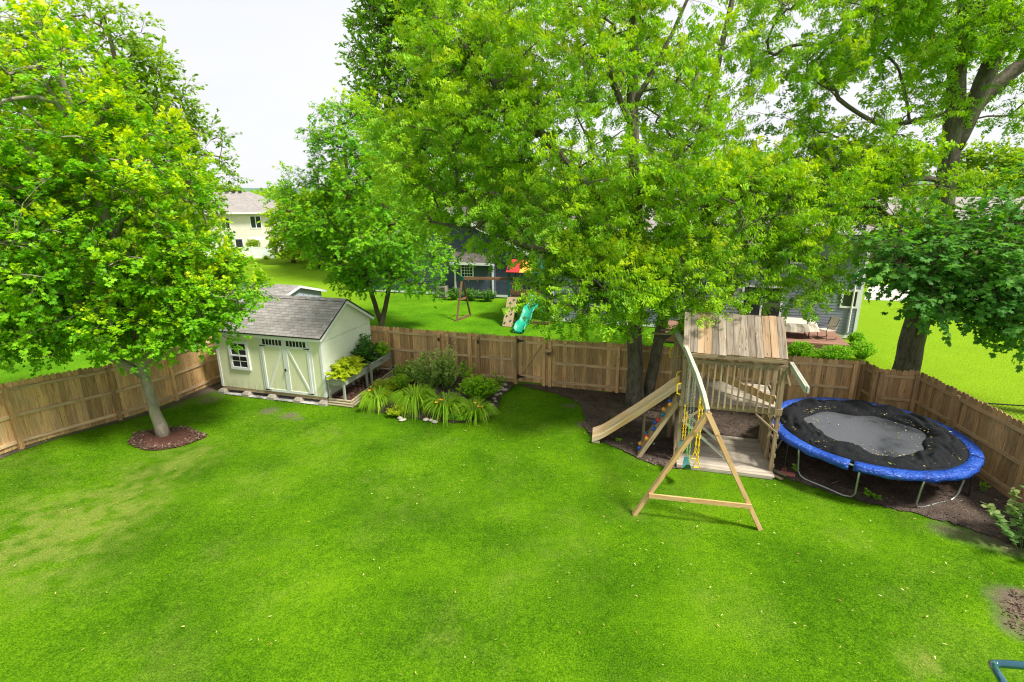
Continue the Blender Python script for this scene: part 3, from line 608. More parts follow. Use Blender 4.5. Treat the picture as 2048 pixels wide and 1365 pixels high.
def fence(A, B, posts, label, inner=-1, board_to=None, rails=(.22, .95, 1.66), group='cedar fence runs around the yard', seed=0, gravel=False, mf=None, mr=None):
    mf = mf or M['fence']; mr = mr or M['rail']
    """inner: side of the line the yard is on. posts: distances along. gap: (u0,u1) left out for a gate"""
    A = np.array(A, float); B = np.array(B, float); d = B - A; d[2] = 0; Ln = np.linalg.norm(d); d /= Ln; n = np.array([-d[1], d[0], 0]) * inner
    root = empty('wooden_fence', (A[0], A[1], 0), 0, label, 'fence', group); o = np.array([A[0], A[1], 0])
    mb = MB(seed)
    pickets(mb, A, B, -inner, seed=seed)
    f = mb.build('pickets', mf, root); f.location = -Vector(o)
    ps = sorted(posts)
    for i, u in enumerate(ps):
        c = A + d * u; g = float(gz(c[0], c[1])); m = MB(seed * 31 + i); m.box(c + n * .05 + E3 * (g + .87), (.11, .09, 1.78), np.array([d, n, E3]).T); q = m.build('post', mf, root); q.location = -Vector(o)
    for i in range(len(ps) - 1):
        if ps[i + 1] - ps[i] < .3: continue
        for j, rz in enumerate(rails):
            a = A + d * (ps[i] + .06) + n * .022; b = A + d * (ps[i + 1] - .06) + n * .022
            a[2] = float(gz(a[0], a[1])) + rz; b[2] = float(gz(b[0], b[1])) + rz
            m = MB(seed * 77 + i * 5 + j); m.beam(a, b, .04, .09); q = m.build('rail', mr, root); q.location = -Vector(o)
    if gravel:
        m = MB(3); a = A + n * .01 + E3 * .04; b = B + n * .01 + E3 * .04; m.beam(a + E3 * .05, b + E3 * .05, .03, .2); q = m.build('kickboard', mf, root); q.location = -Vector(o)
    return root
back_posts = [-5.2, -3.0, -1.2, .98, 3.27, 3.63, 4.56, 4.89, 6.35, 7.46, 7.68, 10.14, 12.5, 14.9, 17.4]
A0 = CORN; sh = 5.3
G0 = BF + bd * 6.455; G1 = BF + bd * 7.42
fence(A0, G0, [p + sh for p in back_posts if p < 6.6], 'cedar fence behind the shed and flower bed, ending at the gate', -1, seed=1)
fence(G1, RJ0, [p - 7.42 for p in back_posts if p > 7], 'cedar fence from the gate past the big tree and play tower', -1, seed=14)
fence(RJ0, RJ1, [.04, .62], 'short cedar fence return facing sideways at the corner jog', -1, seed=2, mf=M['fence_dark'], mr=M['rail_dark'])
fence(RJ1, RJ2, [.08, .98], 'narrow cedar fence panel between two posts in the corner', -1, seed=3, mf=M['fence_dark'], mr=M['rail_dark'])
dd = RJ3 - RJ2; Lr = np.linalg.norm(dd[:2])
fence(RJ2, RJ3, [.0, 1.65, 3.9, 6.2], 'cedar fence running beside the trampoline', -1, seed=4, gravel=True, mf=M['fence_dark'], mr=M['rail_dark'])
LA = LF0 - _ld * 12.0; LB = LF0 + _ld * 2.9
ld_posts = [12.0 + t for t in (-12, -9.6, -6.6, -3.95, -1.9, .5, 2.8)]
fence(LA, LB, ld_posts, 'cedar fence behind the maple with mossy stained boards', -1, seed=5)
# the gate, a thing of its own
gp = BF + bd * 6.46; gate = empty('garden_gate', (gp[0], gp[1], 0), math.atan2(bd[1], bd[0]), 'cedar garden gate with diagonal brace and black strap hinges', 'gate')
m = MB(8)
for i in range(7): x = -.01 + .14 * (i + .5); m.box((x, .03, .99 + .004 * (i % 2)), (.134, .018, 1.8))
m.build('gate_boards', M['fence'], gate)
for z in (1.66, .32): m = MB(9); m.box((.49, -.0, z), (.88, .04, .09)); m.build('gate_rail', M['rail'], gate)
m = MB(10); m.beam((.08, -.0, .37), (.9, -.0, 1.61), .04, .09, up=(0, -1, 0)); m.build('brace', M['rail'], gate)
for z in (1.7, .3):
    m = MB(11); m.box((.0, -.04, z), (.06, .02, .16)); m.prism([(.03, -.035, z - .05), (.03, -.035, z + .05), (.26, -.035, z + .012), (.26, -.035, z - .012)], (0, -.012, 0)); m.build('hinge', M['black'], gate)
m = MB(12); m.box((.97, -.03, 1.12), (.1, .03, .05)); m.tube([(.95, -.05, 1.2), (.95, -.08, 1.12), (.95, -.05, 1.04)], .012); m.build('latch', M['black'], gate)
def on_fence(u, z, off=-.12): p = BF + bd * u - bn * (-off) if False else BF + bd * u + bn * off; return (p[0], p[1], z)
FA = math.atan2(bd[1], bd[0])
for i, (u, z) in enumerate(((3.27, 1.52), (4.89, 1.55))):
    p = on_fence(u, z, -.1); r = empty('strap_hinge', p, FA, ('black strap hinge at the top of the fence post behind the tall plants', 'black strap hinge on the fence post nearer the gate')[i], 'hinge', 'black hinges on fence posts')
    m = MB(3); m.prism([(-.02, -.006, -.05), (-.02, -.006, .05), (.03, -.006, .11), (.05, -.006, -.06)], (0, -.012, 0)); m.build('plate', M['black'], r)
    m = MB(4); m.tube([(-.02, -.02, -.05), (-.02, -.02, .05)], .012); m.build('pin', M['black'], r)
# bird feeder box on the post beside the gate
p = on_fence(7.66, 1.36, -.2); r = empty('birdhouse', p, FA, 'small wooden birdhouse with flat lid mounted on gate post', 'birdhouse')
m = MB(2); m.box((0, 0, .0), (.16, .14, .2)); m.build('box', M['fence'], r); m = MB(3); m.box((0, -.02, .115), (.24, .22, .03), R=None); m.build('roof', M['rail'], r)
m = MB(4); m.tube([(0, -.068, 0), (0, -.08, 0)], .045, 12); m.build('entrance_hole', M['darkpaint'], r)
# level hung vertically on the post, wire flower ornament
p = on_fence(6.35, 1.15, -.12); r = empty('metal_lattice_strip', p, FA, 'pale metal strip hanging on post at hinge side of gate', 'metal strip')
m = MB(5)
m.tube([(-.03, -.02, -.5), (-.03, -.02, .5)], .008, 6); m.tube([(.03, -.02, -.5), (.03, -.02, .5)], .008, 6)
for i in range(9): m.tube([(-.03, -.02, -.48 + i * .12), (.03, -.02, -.44 + i * .12)], .005, 5)
m.build('strip', M['galv'], r)
p = on_fence(3.9, 0, -.35); r = empty('wire_flower_stake', p, FA, 'black wire flower ornament on a tall stake against fence', 'garden ornament')
m = MB(6); m.tube([(0, 0, 0), (0, 0, 1.5)], .007, 5); m.build('stake', M['black'], r); m = MB(6)
for k in range(6):
    a = k * math.pi / 3; c = np.array([math.cos(a) * .16, 0, 1.52 + math.sin(a) * .16]); m.tube([c + .085 * np.array([math.cos(b), 0, math.sin(b)]) for b in np.linspace(0, 2 * math.pi, 13)], .005, 4)
m.tube([(.05 * math.cos(b), 0, 1.52 + .05 * math.sin(b)) for b in np.linspace(0, 2 * math.pi, 10)], .006, 4); m.build('petals', M['black'], r)
m = MB(7)
for s_ in (-1, 1): m.tube([(0, 0, .7), (s_ * .1, 0, .8), (s_ * .16, 0, .95), (s_ * .12, 0, 1.02)], .005, 4)
m.build('leaves', M['black'], r)
# chain link fence beyond the right fence
P0 = at(1955, 806, 1.2); P1 = at(2200, 822, 1.2); a = np.array([P0[0] + .0, P0[1], 0]); b = np.array([P1[0], P1[1], 0]); r = empty('chain_link_fence', a, 0, 'thin black chain link fence on the lawn beyond the yard', 'fence'); dv = b - a; L_ = np.linalg.norm(dv); dn = dv / L_
m = MB(1); m.tube([E3 * 1.2, dv + E3 * 1.2], .02, 6); m.build('top_rail', M['black'], r)
for t_ in (0, .5, 1): m = MB(1); m.tube([dv * t_, dv * t_ + E3 * 1.25], .025, 6); m.build('post', M['black'], r)
m = MB(2)
for i in range(int(L_ / .12) + 10):
    for s_ in (1, -1):
        x0 = i * .12 - .6; x1 = x0 + 1.1
        if s_ < 0: x0, x1 = x1, x0
        q0 = dn * x0 + E3 * .05; q1 = dn * x1 + E3 * 1.18
        # clip to the run
        def cl(q, o_):
            t0 = q @ dn
            if t0 < 0: q = q + (o_ - q) * (-t0 / ((o_ - q) @ dn))
            t0 = q @ dn
            if t0 > L_: q = q + (o_ - q) * ((L_ - t0) / ((o_ - q) @ dn))
            return q
        if max(x0, x1) < 0 or min(x0, x1) > L_: continue
        m.tube([cl(q0, q1), cl(q1, q0)], .004, 3, cap=False)
m.build('mesh', M['black'], r)

# ------------------------------------------------------------------ buildings helpers
def siding(mb, poly_f, z0, z1, course=.13, y=0, m=0, lip=.014):
    """sawtooth lap siding in the plane y, facing -y; poly_f(z)->(xl,xr)"""
    z = z0
    while z < z1 - 1e-4:
        zt = min(z + course, z1); a = poly_f(z); b = poly_f(zt)
        mb.add([(a[0], y - lip, z), (a[1], y - lip, z), (b[1], y - .001, zt), (b[0], y - .001, zt), (a[0], y, z), (a[1], y, z)], [(0, 1, 2, 3), (4, 5, 1, 0)], r=.5, m=m); z = zt
def window(parent, x0, x1, z0, z1, y=0, fr=.09, cols=1, rows=1, mull=.03, label=None, depth=.05, name='window'):
    r = None; f = MB(1); yy = y - depth
    f.box(((x0 + x1) / 2, (y + yy) / 2, z1 - fr / 2), (x1 - x0, depth, fr)); f.box(((x0 + x1) / 2, (y + yy) / 2, z0 + fr / 2), (x1 - x0, depth, fr))
    f.box((x0 + fr / 2, (y + yy) / 2, (z0 + z1) / 2), (fr, depth, z1 - z0 - 2 * fr)); f.box((x1 - fr / 2, (y + yy) / 2, (z0 + z1) / 2), (fr, depth, z1 - z0 - 2 * fr))
    iw = x1 - x0 - 2 * fr; ih = z1 - z0 - 2 * fr
    for i in range(1, cols): f.box((x0 + fr + iw * i / cols, y - depth * .45, (z0 + z1) / 2), (mull, .02, ih))
    for i in range(1, rows): f.box(((x0 + x1) / 2, y - depth * .43, z0 + fr + ih * i / rows), (iw, .02, mull))
    w = f.build(name, M['white'], parent)
    if label: w['label'] = label
    g = MB(2); g.box(((x0 + x1) / 2, y - .018, (z0 + z1) / 2), (iw, .01, ih)); g.build('pane', M['glass'], w)
    return w
def roof_slab(mb, a, b, c, d, th=.08, m=0):
    """quad a,b (eave, left to right) c,d (ridge right to left) with thickness; gc laid out in metres for shingles"""
    P = np.array([a, b, c, d], float); n = np.cross(P[1] - P[0], P[3] - P[0]); n /= np.linalg.norm(n); n = n if n[2] > 0 else -n
    x = (P[1] - P[0]) / np.linalg.norm(P[1] - P[0]); y = np.cross(n, x); Q = P - n * th
    gc = np.array([((p - P[0]) @ x, (p - P[0]) @ y, 0) for p in list(P) + list(Q)])
    mb.add(np.vstack([P, Q]), [(0, 1, 2, 3), (7, 6, 5, 4), (0, 4, 5, 1), (1, 5, 6, 2), (2, 6, 7, 3), (3, 7, 4, 0)], gc, m=m)

# ------------------------------------------------------------------ the garden shed
SP = np.array([-10.61, 18.03, 0]); SW, SD_, SZ0, SZE, SZR = 4.41, 3.05, .27, 2.44, 3.34
shed = empty('garden_shed', SP, ANG, 'pale yellow garden shed with white double doors and grey shingled roof', 'shed')
m = MB(1); m.box((SW / 2, .012, (SZ0 + SZE) / 2), (SW, .024, SZE - SZ0)); m.build('front_wall', M['shedwall'], shed)
m = MB(2)
zm = 2.2
m.prism([(SW, 0.024, SZ0), (SW, SD_, SZ0), (SW, SD_, zm), (SW, .024, zm)], (-.03, 0, 0))
m.prism([(SW + .006, 0.024, zm + .012), (SW + .006, SD_, zm + .012), (SW + .006, SD_, SZE), (SW + .006, SD_ / 2, SZR - .03), (SW + .006, .024, SZE)], (-.03, 0, 0))
m.build('gable_wall', M['shedside'], shed)
m = MB(3); m.prism([(0, 0.024, SZ0), (0, SD_, SZ0), (0, SD_, SZE), (0, SD_ / 2, SZR - .03), (0, .024, SZE)], (.03, 0, 0)); m.box((SW / 2, SD_ - .012, (SZ0 + SZE) / 2), (SW - .06, .024, SZE - SZ0)); m.build('back_wall', M['shedwall'], shed)
m = MB(4)
for x, y in ((0, 0), (SW, 0), (SW, SD_)):
    sx = 1 if x > 0 else -1; m.box((x + sx * .009 - sx * .045, y + (-.009 if y == 0 else .009), (SZ0 + SZE) / 2), (.09, .018, SZE - SZ0)); m.box((x + sx * .009, y + (.04 if y == 0 else -.04), (SZ0 + SZE) / 2 - .01), (.018, .08, SZE - SZ0 - .02))
m.build('corner_trim', M['white'], shed)
m = MB(5); m.box((SW / 2, .05, SZ0 - .06), (SW - .02, .09, .12)); m.box((SW - .05, SD_ / 2, SZ0 - .06), (.09, SD_ - .2, .12)); m.build('sill_beam', M['oldwood'], shed)
m = MB(6); ov, oe = .13, .16; sl = (SZR - SZE) / (SD_ / 2)
zr = SZR + .07; ze = zr - sl * (SD_ / 2 + oe)
roof_slab(m, (-ov, -oe, ze), (SW + ov, -oe, ze), (SW + ov, SD_ / 2, zr), (-ov, SD_ / 2, zr), .035)
roof_slab(m, (SW + ov, SD_ + oe, ze), (-ov, SD_ + oe, ze), (-ov, SD_ / 2, zr), (SW + ov, SD_ / 2, zr), .035)
rf = m.build('roof', M['shingle'], shed)
m = MB(7)
nC = int((SW + 2 * ov) / .26)
for i in range(nC):
    x = -ov + (i + .5) * (SW + 2 * ov) / nC
    for sg in (-1, 1): roof_slab(m, *( [(x - .128, SD_ / 2 - .13, zr - sl * .13 + .022), (x + .128, SD_ / 2 - .13, zr - sl * .13 + .022), (x + .128, SD_ / 2, zr + .024), (x - .128, SD_ / 2, zr + .024)] if sg < 0 else [(x + .128, SD_ / 2 + .13, zr - sl * .13 + .022), (x - .128, SD_ / 2 + .13, zr - sl * .13 + .022), (x - .128, SD_ / 2 + .001, zr + .024), (x + .128, SD_ / 2 + .001, zr + .024)] ), .012)
m.build('ridge_cap', M['shingle'], rf)
m = MB(8)
for x in (-ov + .0, SW + ov - .0):
    sg = -1 if x < 0 else 1
    for y0, y1 in ((-oe, SD_ / 2), (SD_ + oe, SD_ / 2)): m.beam((x - sg * .012, y0, ze - .09), (x - sg * .012, y1, zr - .09), .024, .10)
m.box((SW / 2, -oe + .012, ze - .085), (SW + 2 * ov - .05, .024, .09)); m.build('fascia', M['white'], shed)
m = MB(9)
for x in (-ov - .01, SW + ov + .01):
    for y0, y1 in ((-oe - .01, SD_ / 2), (SD_ + oe + .01, SD_ / 2)): m.beam((x, y0, ze - .005), (x, y1, zr - .005), .015, .045)
m.box((SW / 2, -oe - .012, ze - .018), (SW + 2 * ov, .018, .04)); m.build('drip_edge', M['black'], shed)
# double doors
m = MB(10); dx0, dx1, dz0, dz1 = 1.90, 4.02, .30, 2.37
m.box((dx0 + .045, -.012, (dz0 + dz1) / 2), (.09, .024, dz1 - dz0)); m.box((dx1 - .045, -.012, (dz0 + dz1) / 2), (.09, .024, dz1 - dz0)); m.box(((dx0 + dx1) / 2, -.012, dz1 - .04), (dx1 - dx0 - .18, .024, .08)); m.build('door_frame', M['white'], shed)
mid = (dx0 + dx1) / 2
for k in (0, 1):
    a, b = (dx0 + .095, mid - .004) if k == 0 else (mid + .004, dx1 - .095)
    dt = dz1 - .085; d = MB(11 + k); d.box(((a + b) / 2, -.012, (dz0 + dt) / 2), (b - a, .02, dt - dz0)); dob = d.build('door', M['shedwall'], shed)
    t = MB(13); yy = -.034; w = .085; zt = 1.97
    t.box((a + w / 2, yy, (dz0 + dt) / 2), (w, .022, dt - dz0)); t.box((b - w / 2, yy, (dz0 + dt) / 2), (w, .022, dt - dz0))
    for z in (dz0 + w / 2, zt, dt - .035): t.box(((a + b) / 2, yy + .001, z), (b - a - 2 * w, .021, w if z < 2 or z > 2.2 else .07))
    x0, x1 = a + w, b - w
    p0, p1 = ((x0 + .02, yy + .002, dz0 + w), (x1 - .02, yy + .002, zt - w / 2)) if k == 0 else ((x1 - .02, yy + .002, dz0 + w), (x0 + .02, yy + .002, zt - w / 2))
    t.beam(p0, p1, .07, .02, up=(0, -1, 0)); t.build('door_trim', M['white'], dob)
    g = MB(14); g.box(((a + b) / 2, -.026, (zt + .045 + dt - .07) / 2), (b - a - 2 * w, .008, dt - .07 - zt - .045)); g.build('transom_pane', M['glass'], dob)
    g = MB(15)
    for i in range(1, 6): g.box((x0 + (x1 - x0) * i / 6, -.036, (zt + .045 + dt - .07) / 2), (.022, .014, dt - .07 - zt - .045))
    g.build('muntins', M['white'], dob)
    for z in (dz0 + .05, zt - .0):
        g = MB(16); xh = a - .03 if k == 0 else b + .03; sg = 1 if k == 0 else -1; g.prism([(xh, -.047, z - .025), (xh, -.047, z + .025), (xh + sg * .25, -.047, z + .008), (xh + sg * .25, -.047, z - .008)], (0, -.008, 0)); g.build('hinge', M['black'], dob)
g = MB(17); g.box((mid - .05, -.055, 1.15), (.05, .02, .09)); g.tube([(mid - .05, -.07, 1.15), (mid - .05, -.1, 1.15), (mid + .06, -.1, 1.14)], .012, 6); g.build('door_handle', M['black'], shed)
window(shed, .58, 1.42, .99, 2.06, y=0, fr=.1, cols=2, rows=4, mull=.022)
g = MB(18); g.box((1.0, -.064, 1.525), (.64, .024, .05)); g.build('sash_bar', M['white'], shed)
for i, u in enumerate((.05, 1.12, 2.2, 3.3, 4.32)):
    p = yard(SP, u, -.02); r = empty('pier_block', p, ANG, ('concrete pier block under the shed corner nearest the maple', 'concrete pier block below the shed window', 'concrete pier block beneath the first door hinge', 'concrete pier block beneath the second door', 'concrete pier block under shed corner by raised beds')[i], 'concrete block', 'concrete blocks under the shed')
    m = MB(i); m.box((0, 0, .045), (.3, .3, .12)); m.box((0, 0, .14), (.28, .28, .07), tz=.7); m.build('block', M['concrete'], r)
p = yard(SP, -.12, .25); r = empty('scrap_block_pile', p, ANG, 'small dark stack of bricks at the shed corner by the long fence', 'bricks')
m = MB(1); m.box((0, 0, .05), (.2, .12, .1)); m.box((.02, .01, .15), (.18, .12, .09)); m.box((-.03, .02, .24), (.12, .1, .07)); m.build('bricks', M['darkpaint'], r)

# raised planters and timber bed beside the shed
bed = empty('timber_bed_edging', yard(SP, 4.5, 0), ANG, 'stacked round landscape timbers edging the mulch beside shed', 'timber edging')
k = 0
for lay in range(3):
    z = .045 + lay * .082; o_ = .03 * lay
    for a, b in (((-.02, .0 + .02 * lay), (.92 - .03 * lay, .0 + .02 * lay)), ((.9 - .03 * lay, .06), (.66 - .03 * lay, 3.5)), ((.6, 3.4), (.0, 3.4))):
        m = MB(k); m.tube([(a[0], a[1], z), ((a[0] + b[0]) / 2, (a[1] + b[1]) / 2, z), (b[0], b[1], z)], .042, 8); m.build('timber', M['timber'], bed); k += 1
sheet('mulch_bed', [yard(SP, 4.44, .03), yard(SP, 5.36, .03), yard(SP, 5.12, 3.38), yard(SP, 4.44, 3.38)], .19, M['mulch'], 'red brown mulch filling the timber bed beside the shed', 'mulch', gz, .1)
def planter(v0, label, mark):
    r = empty('raised_planter', yard(SP, 4.52, v0, .17), ANG, label, 'planter', 'raised wooden planters beside shed'); Lp, Wp, zt = 1.42, .58, .80
    for x in (0, Wp):
        for y in (0, Lp): m = MB(int(x * 10 + y * 7)); m.box((x, y, zt / 2), (.065, .065, zt)); m.build('leg', M['planterwood'], r)
    m = MB(4); m.box((Wp / 2, .0, .67), (Wp - .06, .03, .22)); m.box((Wp / 2, Lp, .67), (Wp - .06, .03, .22)); m.box((0, Lp / 2, .67), (.03, Lp - .06, .22)); m.box((Wp, Lp / 2, .67), (.03, Lp - .06, .22)); m.build('box', M['planterwood'], r)
    m = MB(5); m.box((Wp / 2, -.01, .79), (Wp + .04, .09, .02)); m.box((Wp / 2, Lp + .01, .79), (Wp + .04, .09, .02)); m.box((-.01, Lp / 2, .79), (.09, Lp - .07, .02)); m.box((Wp + .01, Lp / 2, .79), (.09, Lp - .07, .02)); m.build('rim', M['planterwood'], r)
    m = MB(6); m.box((Wp / 2, Lp / 2, .68), (Wp - .04, Lp - .04, .14)); m.build('soil', M['soil'], r)
    if mark:
        m = MB(7)
        for dy in (-.05, .03, .1): m.tube([(Wp + .019, Lp / 2 + dy, .63), (Wp + .019, Lp / 2 + dy + .03, .7), (Wp + .019, Lp / 2 + dy + .05, .64)], .006, 4)
        m.build('emblem', M['darkpaint'], r)
    return r
planter(.06, 'raised grey planter box overflowing with yellow green leaves', False)
planter(1.80, 'raised grey planter box with dark emblem, nearest the fence', True)
# ------------------------------------------------------------------ plants helper
def leafy(name, base, R, hgt, n, mat, label, cat, tpl=T_OVAL, leaf=.07, seed=0, group=None, stems=24, young=.3, dome=True, stemmat=None, droop=.2, nup=.8, lean=(0, 0), irregular=.35, flowers=None):
    rg = np.random.RandomState(seed); root = empty(name, base, 0, label, cat, group)
    ms = MB(seed); P = []; D = []; O = []
    for i in range(stems):
        a = rg.rand() * 6.283; q = rg.rand() ** .5; d = np.array([math.cos(a) * R[0] * q + lean[0], math.sin(a) * R[1] * q + lean[1], 0])
        hh = hgt * (math.sqrt(max(.05, 1 - .75 * q * q)) if dome else 1) * (1 - irregular * rg.rand()); s0 = np.array([d[0] * .25, d[1] * .25, 0])
        pts = np.array([s0, s0 + d * .25 + E3 * hh * .4, s0 + d * .55 + E3 * hh * .75, d + E3 * hh]); 
        ms.tube(pts, np.linspace(.009, .003, 4), 4, cap=False)
        k = n // stems; t = 1 - rg.rand(k) ** 1.2 * .85; idx = np.clip((t * 3).astype(int), 0, 2); f = (t * 3 - idx)[:, None]
        P.append(pts[idx] * (1 - f) + pts[idx + 1] * f); az = rg.rand(k) * 6.283; D.append(np.c_[np.cos(az), np.sin(az), .35 - droop * rg.rand(k) * 2]); O.append(np.c_[rg.rand(k) * .6 + .4 * rg.rand(), np.clip(young * (t - .5) * 2 * rg.uniform(.3, 1.4, k), 0, 1)])
    P = np.vstack(P); D = np.vstack(D); O = np.vstack(O); P += rg.randn(*P.shape) * .012
    ms.build('stems', stemmat or M['stem'], root, smooth=True)
    Nn = rg.randn(len(P), 3) * .5 + [0, 0, nup]
    ngon_mesh('foliage', mat, root, [(place(tpl[0], P, D, Nn, leaf * rg.uniform(.6, 1.2, len(P))), tpl[1])], [O])
    if flowers:
        fm, fn, fs = flowers; f = MB(seed + 5)
        for i in range(fn):
            a = rg.rand() * 6.283; q = rg.rand() ** .5; c = np.array([math.cos(a) * R[0] * q, math.sin(a) * R[1] * q, hgt * (1 - .3 * q * q) + .02]); f.lathe([(.002, -.05), (fs * .5, -.02), (fs, .01), (fs * .2, .0)], c, 6)
        f.build('flowers', fm, root)
    return root
def strap_plant(base, R, hgt, n, label, seed=0, flowers=0, mat=None, group='arching daylily clumps'):
    rg = np.random.RandomState(seed); root = empty('daylily', base, 0, label, 'plant', group); Vs = []
    a = rg.rand(n) * 6.283; a = a + .5 * np.sin(a * 2 + seed) ; L_ = rg.uniform(.35, 1.25, n); o = np.c_[np.cos(a), np.sin(a), np.zeros(n)]; sd = np.c_[-np.sin(a), np.cos(a), np.zeros(n)]; st = o * rg.rand(n)[:, None] * .12
    for i, t in enumerate((0, .3, .55, .8, 1)):
        w = (.009, .011, .010, .007, .001)[i]; z = 1.25 * hgt * L_ * (2.5 * t - 2.35 * t * t * (1.0 + .12 * np.sin(a * 3) * t)); r_ = R * L_ * (t ** 1.15)
        c = st + o * r_[:, None] + E3 * z[:, None] + sd * (np.sin(a * 13 + seed) * .12 * t * t)[:, None]; Vs.append(c - sd * w); Vs.append(c + sd * w)
    V = np.stack(Vs, 1); V[..., 2] = np.maximum(V[..., 2], .01)
    ngon_mesh('leaves', mat or M['l_strap'], root, [(V, [(0, 1, 3, 2), (2, 3, 5, 4), (4, 5, 7, 6), (6, 7, 9, 8)])], [np.c_[rg.rand(n), rg.rand(n) * .25]])
    for i in range(flowers):
        aa = rg.rand() * 6.283; q = R * rg.uniform(.1, .7); m = MB(seed + i); tip = np.array([math.cos(aa) * q, math.sin(aa) * q, hgt * rg.uniform(.75, 1.05)])
        m.tube([(0, 0, .0), tip * .6, tip], .004, 4, m=1)
        for j in range(6):
            b = j * math.pi / 3; d = np.array([math.cos(b), math.sin(b), .55]); s_ = np.array([-math.sin(b), math.cos(b), 0]); m.add([tip, tip + d * .035 + s_ * .018, tip + d * .07, tip + d * .035 - s_ * .018], [(0, 1, 2, 3)])
        m.build('flower', [M['flower'], M['stem']], root)
    return root
M['stem'] = plain('green_stem', (.14, .22, .05), .7)
M['l_strap'] = leafmat('strap_leaves', (.12, .33, .006), (.24, .52, .010), (.42, .66, .02), (.55, .45, .12))
M['l_bed'] = leafmat('bed_leaves', (.10, .33, .01), (.20, .52, .015), (.38, .66, .02), (.55, .68, .03))
M['l_pale'] = leafmat('pale_shrub_leaves', (.16, .32, .05), (.28, .48, .08), (.46, .62, .16), (.66, .68, .3))
M['l_bean'] = leafmat('yellow_bean_leaves', (.22, .40, .012), (.36, .52, .02), (.52, .62, .03), (.62, .62, .03), trans=.45)
M['l_tomato'] = leafmat('tomato_leaves', (.03, .13, .02), (.06, .22, .03), (.13, .33, .05), (.25, .4, .05))
M['l_edge'] = leafmat('round_shrub_leaves', (.10, .22, .07), (.18, .34, .10), (.30, .45, .15), (.6, .35, .18))
M['greenchain'] = plain('green_coated_chain', (.25, .55, .12), .4)
pz = .17 + .76
leafy('bean_plant', yard(SP, 4.80, .75, pz), (.66, 1.05), .6, 2900, M['l_bean'], 'yellow green bushy bean plants spilling over the front planter', 'plant', leaf=.155, seed=1, stems=90, young=.5, droop=.35, irregular=.6, group='vegetables in the raised planters')
leafy('tomato_plant', yard(SP, 4.62, 2.25, pz - .05), (.48, .85), 1.1, 2200, M['l_tomato'], 'dark green tomato plants leaning against the shed wall', 'plant', leaf=.09, seed=2, stems=40, young=.1, group='vegetables in the raised planters')
leafy('pepper_plant', yard(SP, 4.92, 2.95, pz - .05), (.3, .4), .7, 750, M['l_bed'], 'green pepper plant at the fence end of the far planter', 'plant', leaf=.09, seed=3, stems=24, young=.3, group='vegetables in the raised planters')
leafy('seedling_row', yard(SP, 4.85, 2.35, pz - .05), (.28, .6), .3, 600, M['l_tomato'], 'low green herbs filling the far planter middle', 'plant', leaf=.08, seed=4, stems=20, group='vegetables in the raised planters')
# flower bed plants
def G(x, y, z=0): p = at(x, y, z); return (p[0], p[1], float(gz(p[0], p[1])) + .02)
for i, (x, y, R_, h_, n_, f_, lab) in enumerate([(757, 815, .5, .55, 190, 3, 'daylily clump with orange blooms beside the timber edging'), (832, 822, .62, .72, 240, 0, 'tall arching daylily clump in the middle front of bed'), (893, 832, .62, .6, 230, 4, 'daylily clump with several orange blooms at the bed front'),
        (952, 838, .55, .5, 190, 3, 'daylily clump with small orange flowers under the dense green bush')]):
    strap_plant(G(x, y), R_ * 1.18, h_ * 1.05, int(n_ * 3.0), lab, seed=20 + i, flowers=f_)
leafy('green_bush', G(958, 800), (.78, .62), .9, 6500, M['l_bed'], 'dense bright green rounded bush beside the bed stones', 'bush', leaf=.065, seed=31, stems=170, young=.45, irregular=.12, tpl=T_OVAL)
leafy('flowering_shrub', G(862, 775), (1.05, .6), 1.45, 4200, M['l_pale'], 'tall loose shrub with pale grey green foliage before fence', 'shrub', leaf=.085, seed=32, stems=70, young=.5, irregular=.3)
leafy('flowering_shrub', G(895, 778), (.65, .45), 1.75, 2200, M['l_pale'], 'tallest pale shrub with whitish flower tops at the fence posts', 'shrub', leaf=.085, seed=33, stems=30, young=.7, irregular=.3)
leafy('leggy_plant', G(935, 777), (.3, .25), 1.55, 420, M['l_bed'], 'tall single leafy plant rising between two fence posts', 'plant', leaf=.11, seed=34, stems=9, young=.4, irregular=.45, tpl=T_LANCE)
leafy('climbing_plant', G(1000, 778), (.35, .2), .85, 260, M['l_bed'], 'thin wispy plant against fence near the gate hinge', 'plant', leaf=.09, seed=35, stems=14, young=.2, irregular=.5, tpl=T_LANCE)
leafy('ground_plant', G(797, 832), (.42, .3), .38, 1100, M['l_bean'], 'low yellow green leafy plant between two daylily clumps', 'plant', leaf=.06, seed=36, stems=40, young=.5)
leafy('ground_plant', G(917, 842), (.42, .25), .3, 1000, M['l_bed'], 'low green creeping plant at the front corner of the bed', 'plant', leaf=.05, seed=37, stems=40, young=.2)
leafy('leafy_perennial', G(770, 792), (.6, .5), .7, 2400, M['l_bean'], 'bright yellow green leafy perennial next to timber edging', 'plant', leaf=.08, seed=38, stems=70, young=.4, tpl=T_LANCE)
leafy('leafy_perennial', G(815, 765), (.65, .4), .9, 2200, M['l_bed'], 'mid green leafy perennial below the second fence rail', 'plant', leaf=.08, seed=39, stems=60, young=.4, tpl=T_LANCE)
leafy('leafy_perennial', G(845, 797), (.55, .35), .55, 1700, M['l_bed'], 'leafy perennial in the middle of the bed behind arching daylilies', 'plant', leaf=.075, seed=41, stems=80, young=.5, tpl=T_LANCE)
leafy('leafy_perennial', G(745, 803), (.4, .35), .5, 1200, M['l_bean'], 'yellow green leafy perennial at the lawn end of timber edging', 'plant', leaf=.075, seed=42, stems=60, young=.5, tpl=T_LANCE)
leafy('leafy_perennial', G(905, 803), (.4, .3), .4, 900, M['l_pale'], 'low grey green perennial on the mulch before the tall shrub', 'plant', leaf=.06, seed=43, stems=50, young=.4, tpl=T_LANCE)
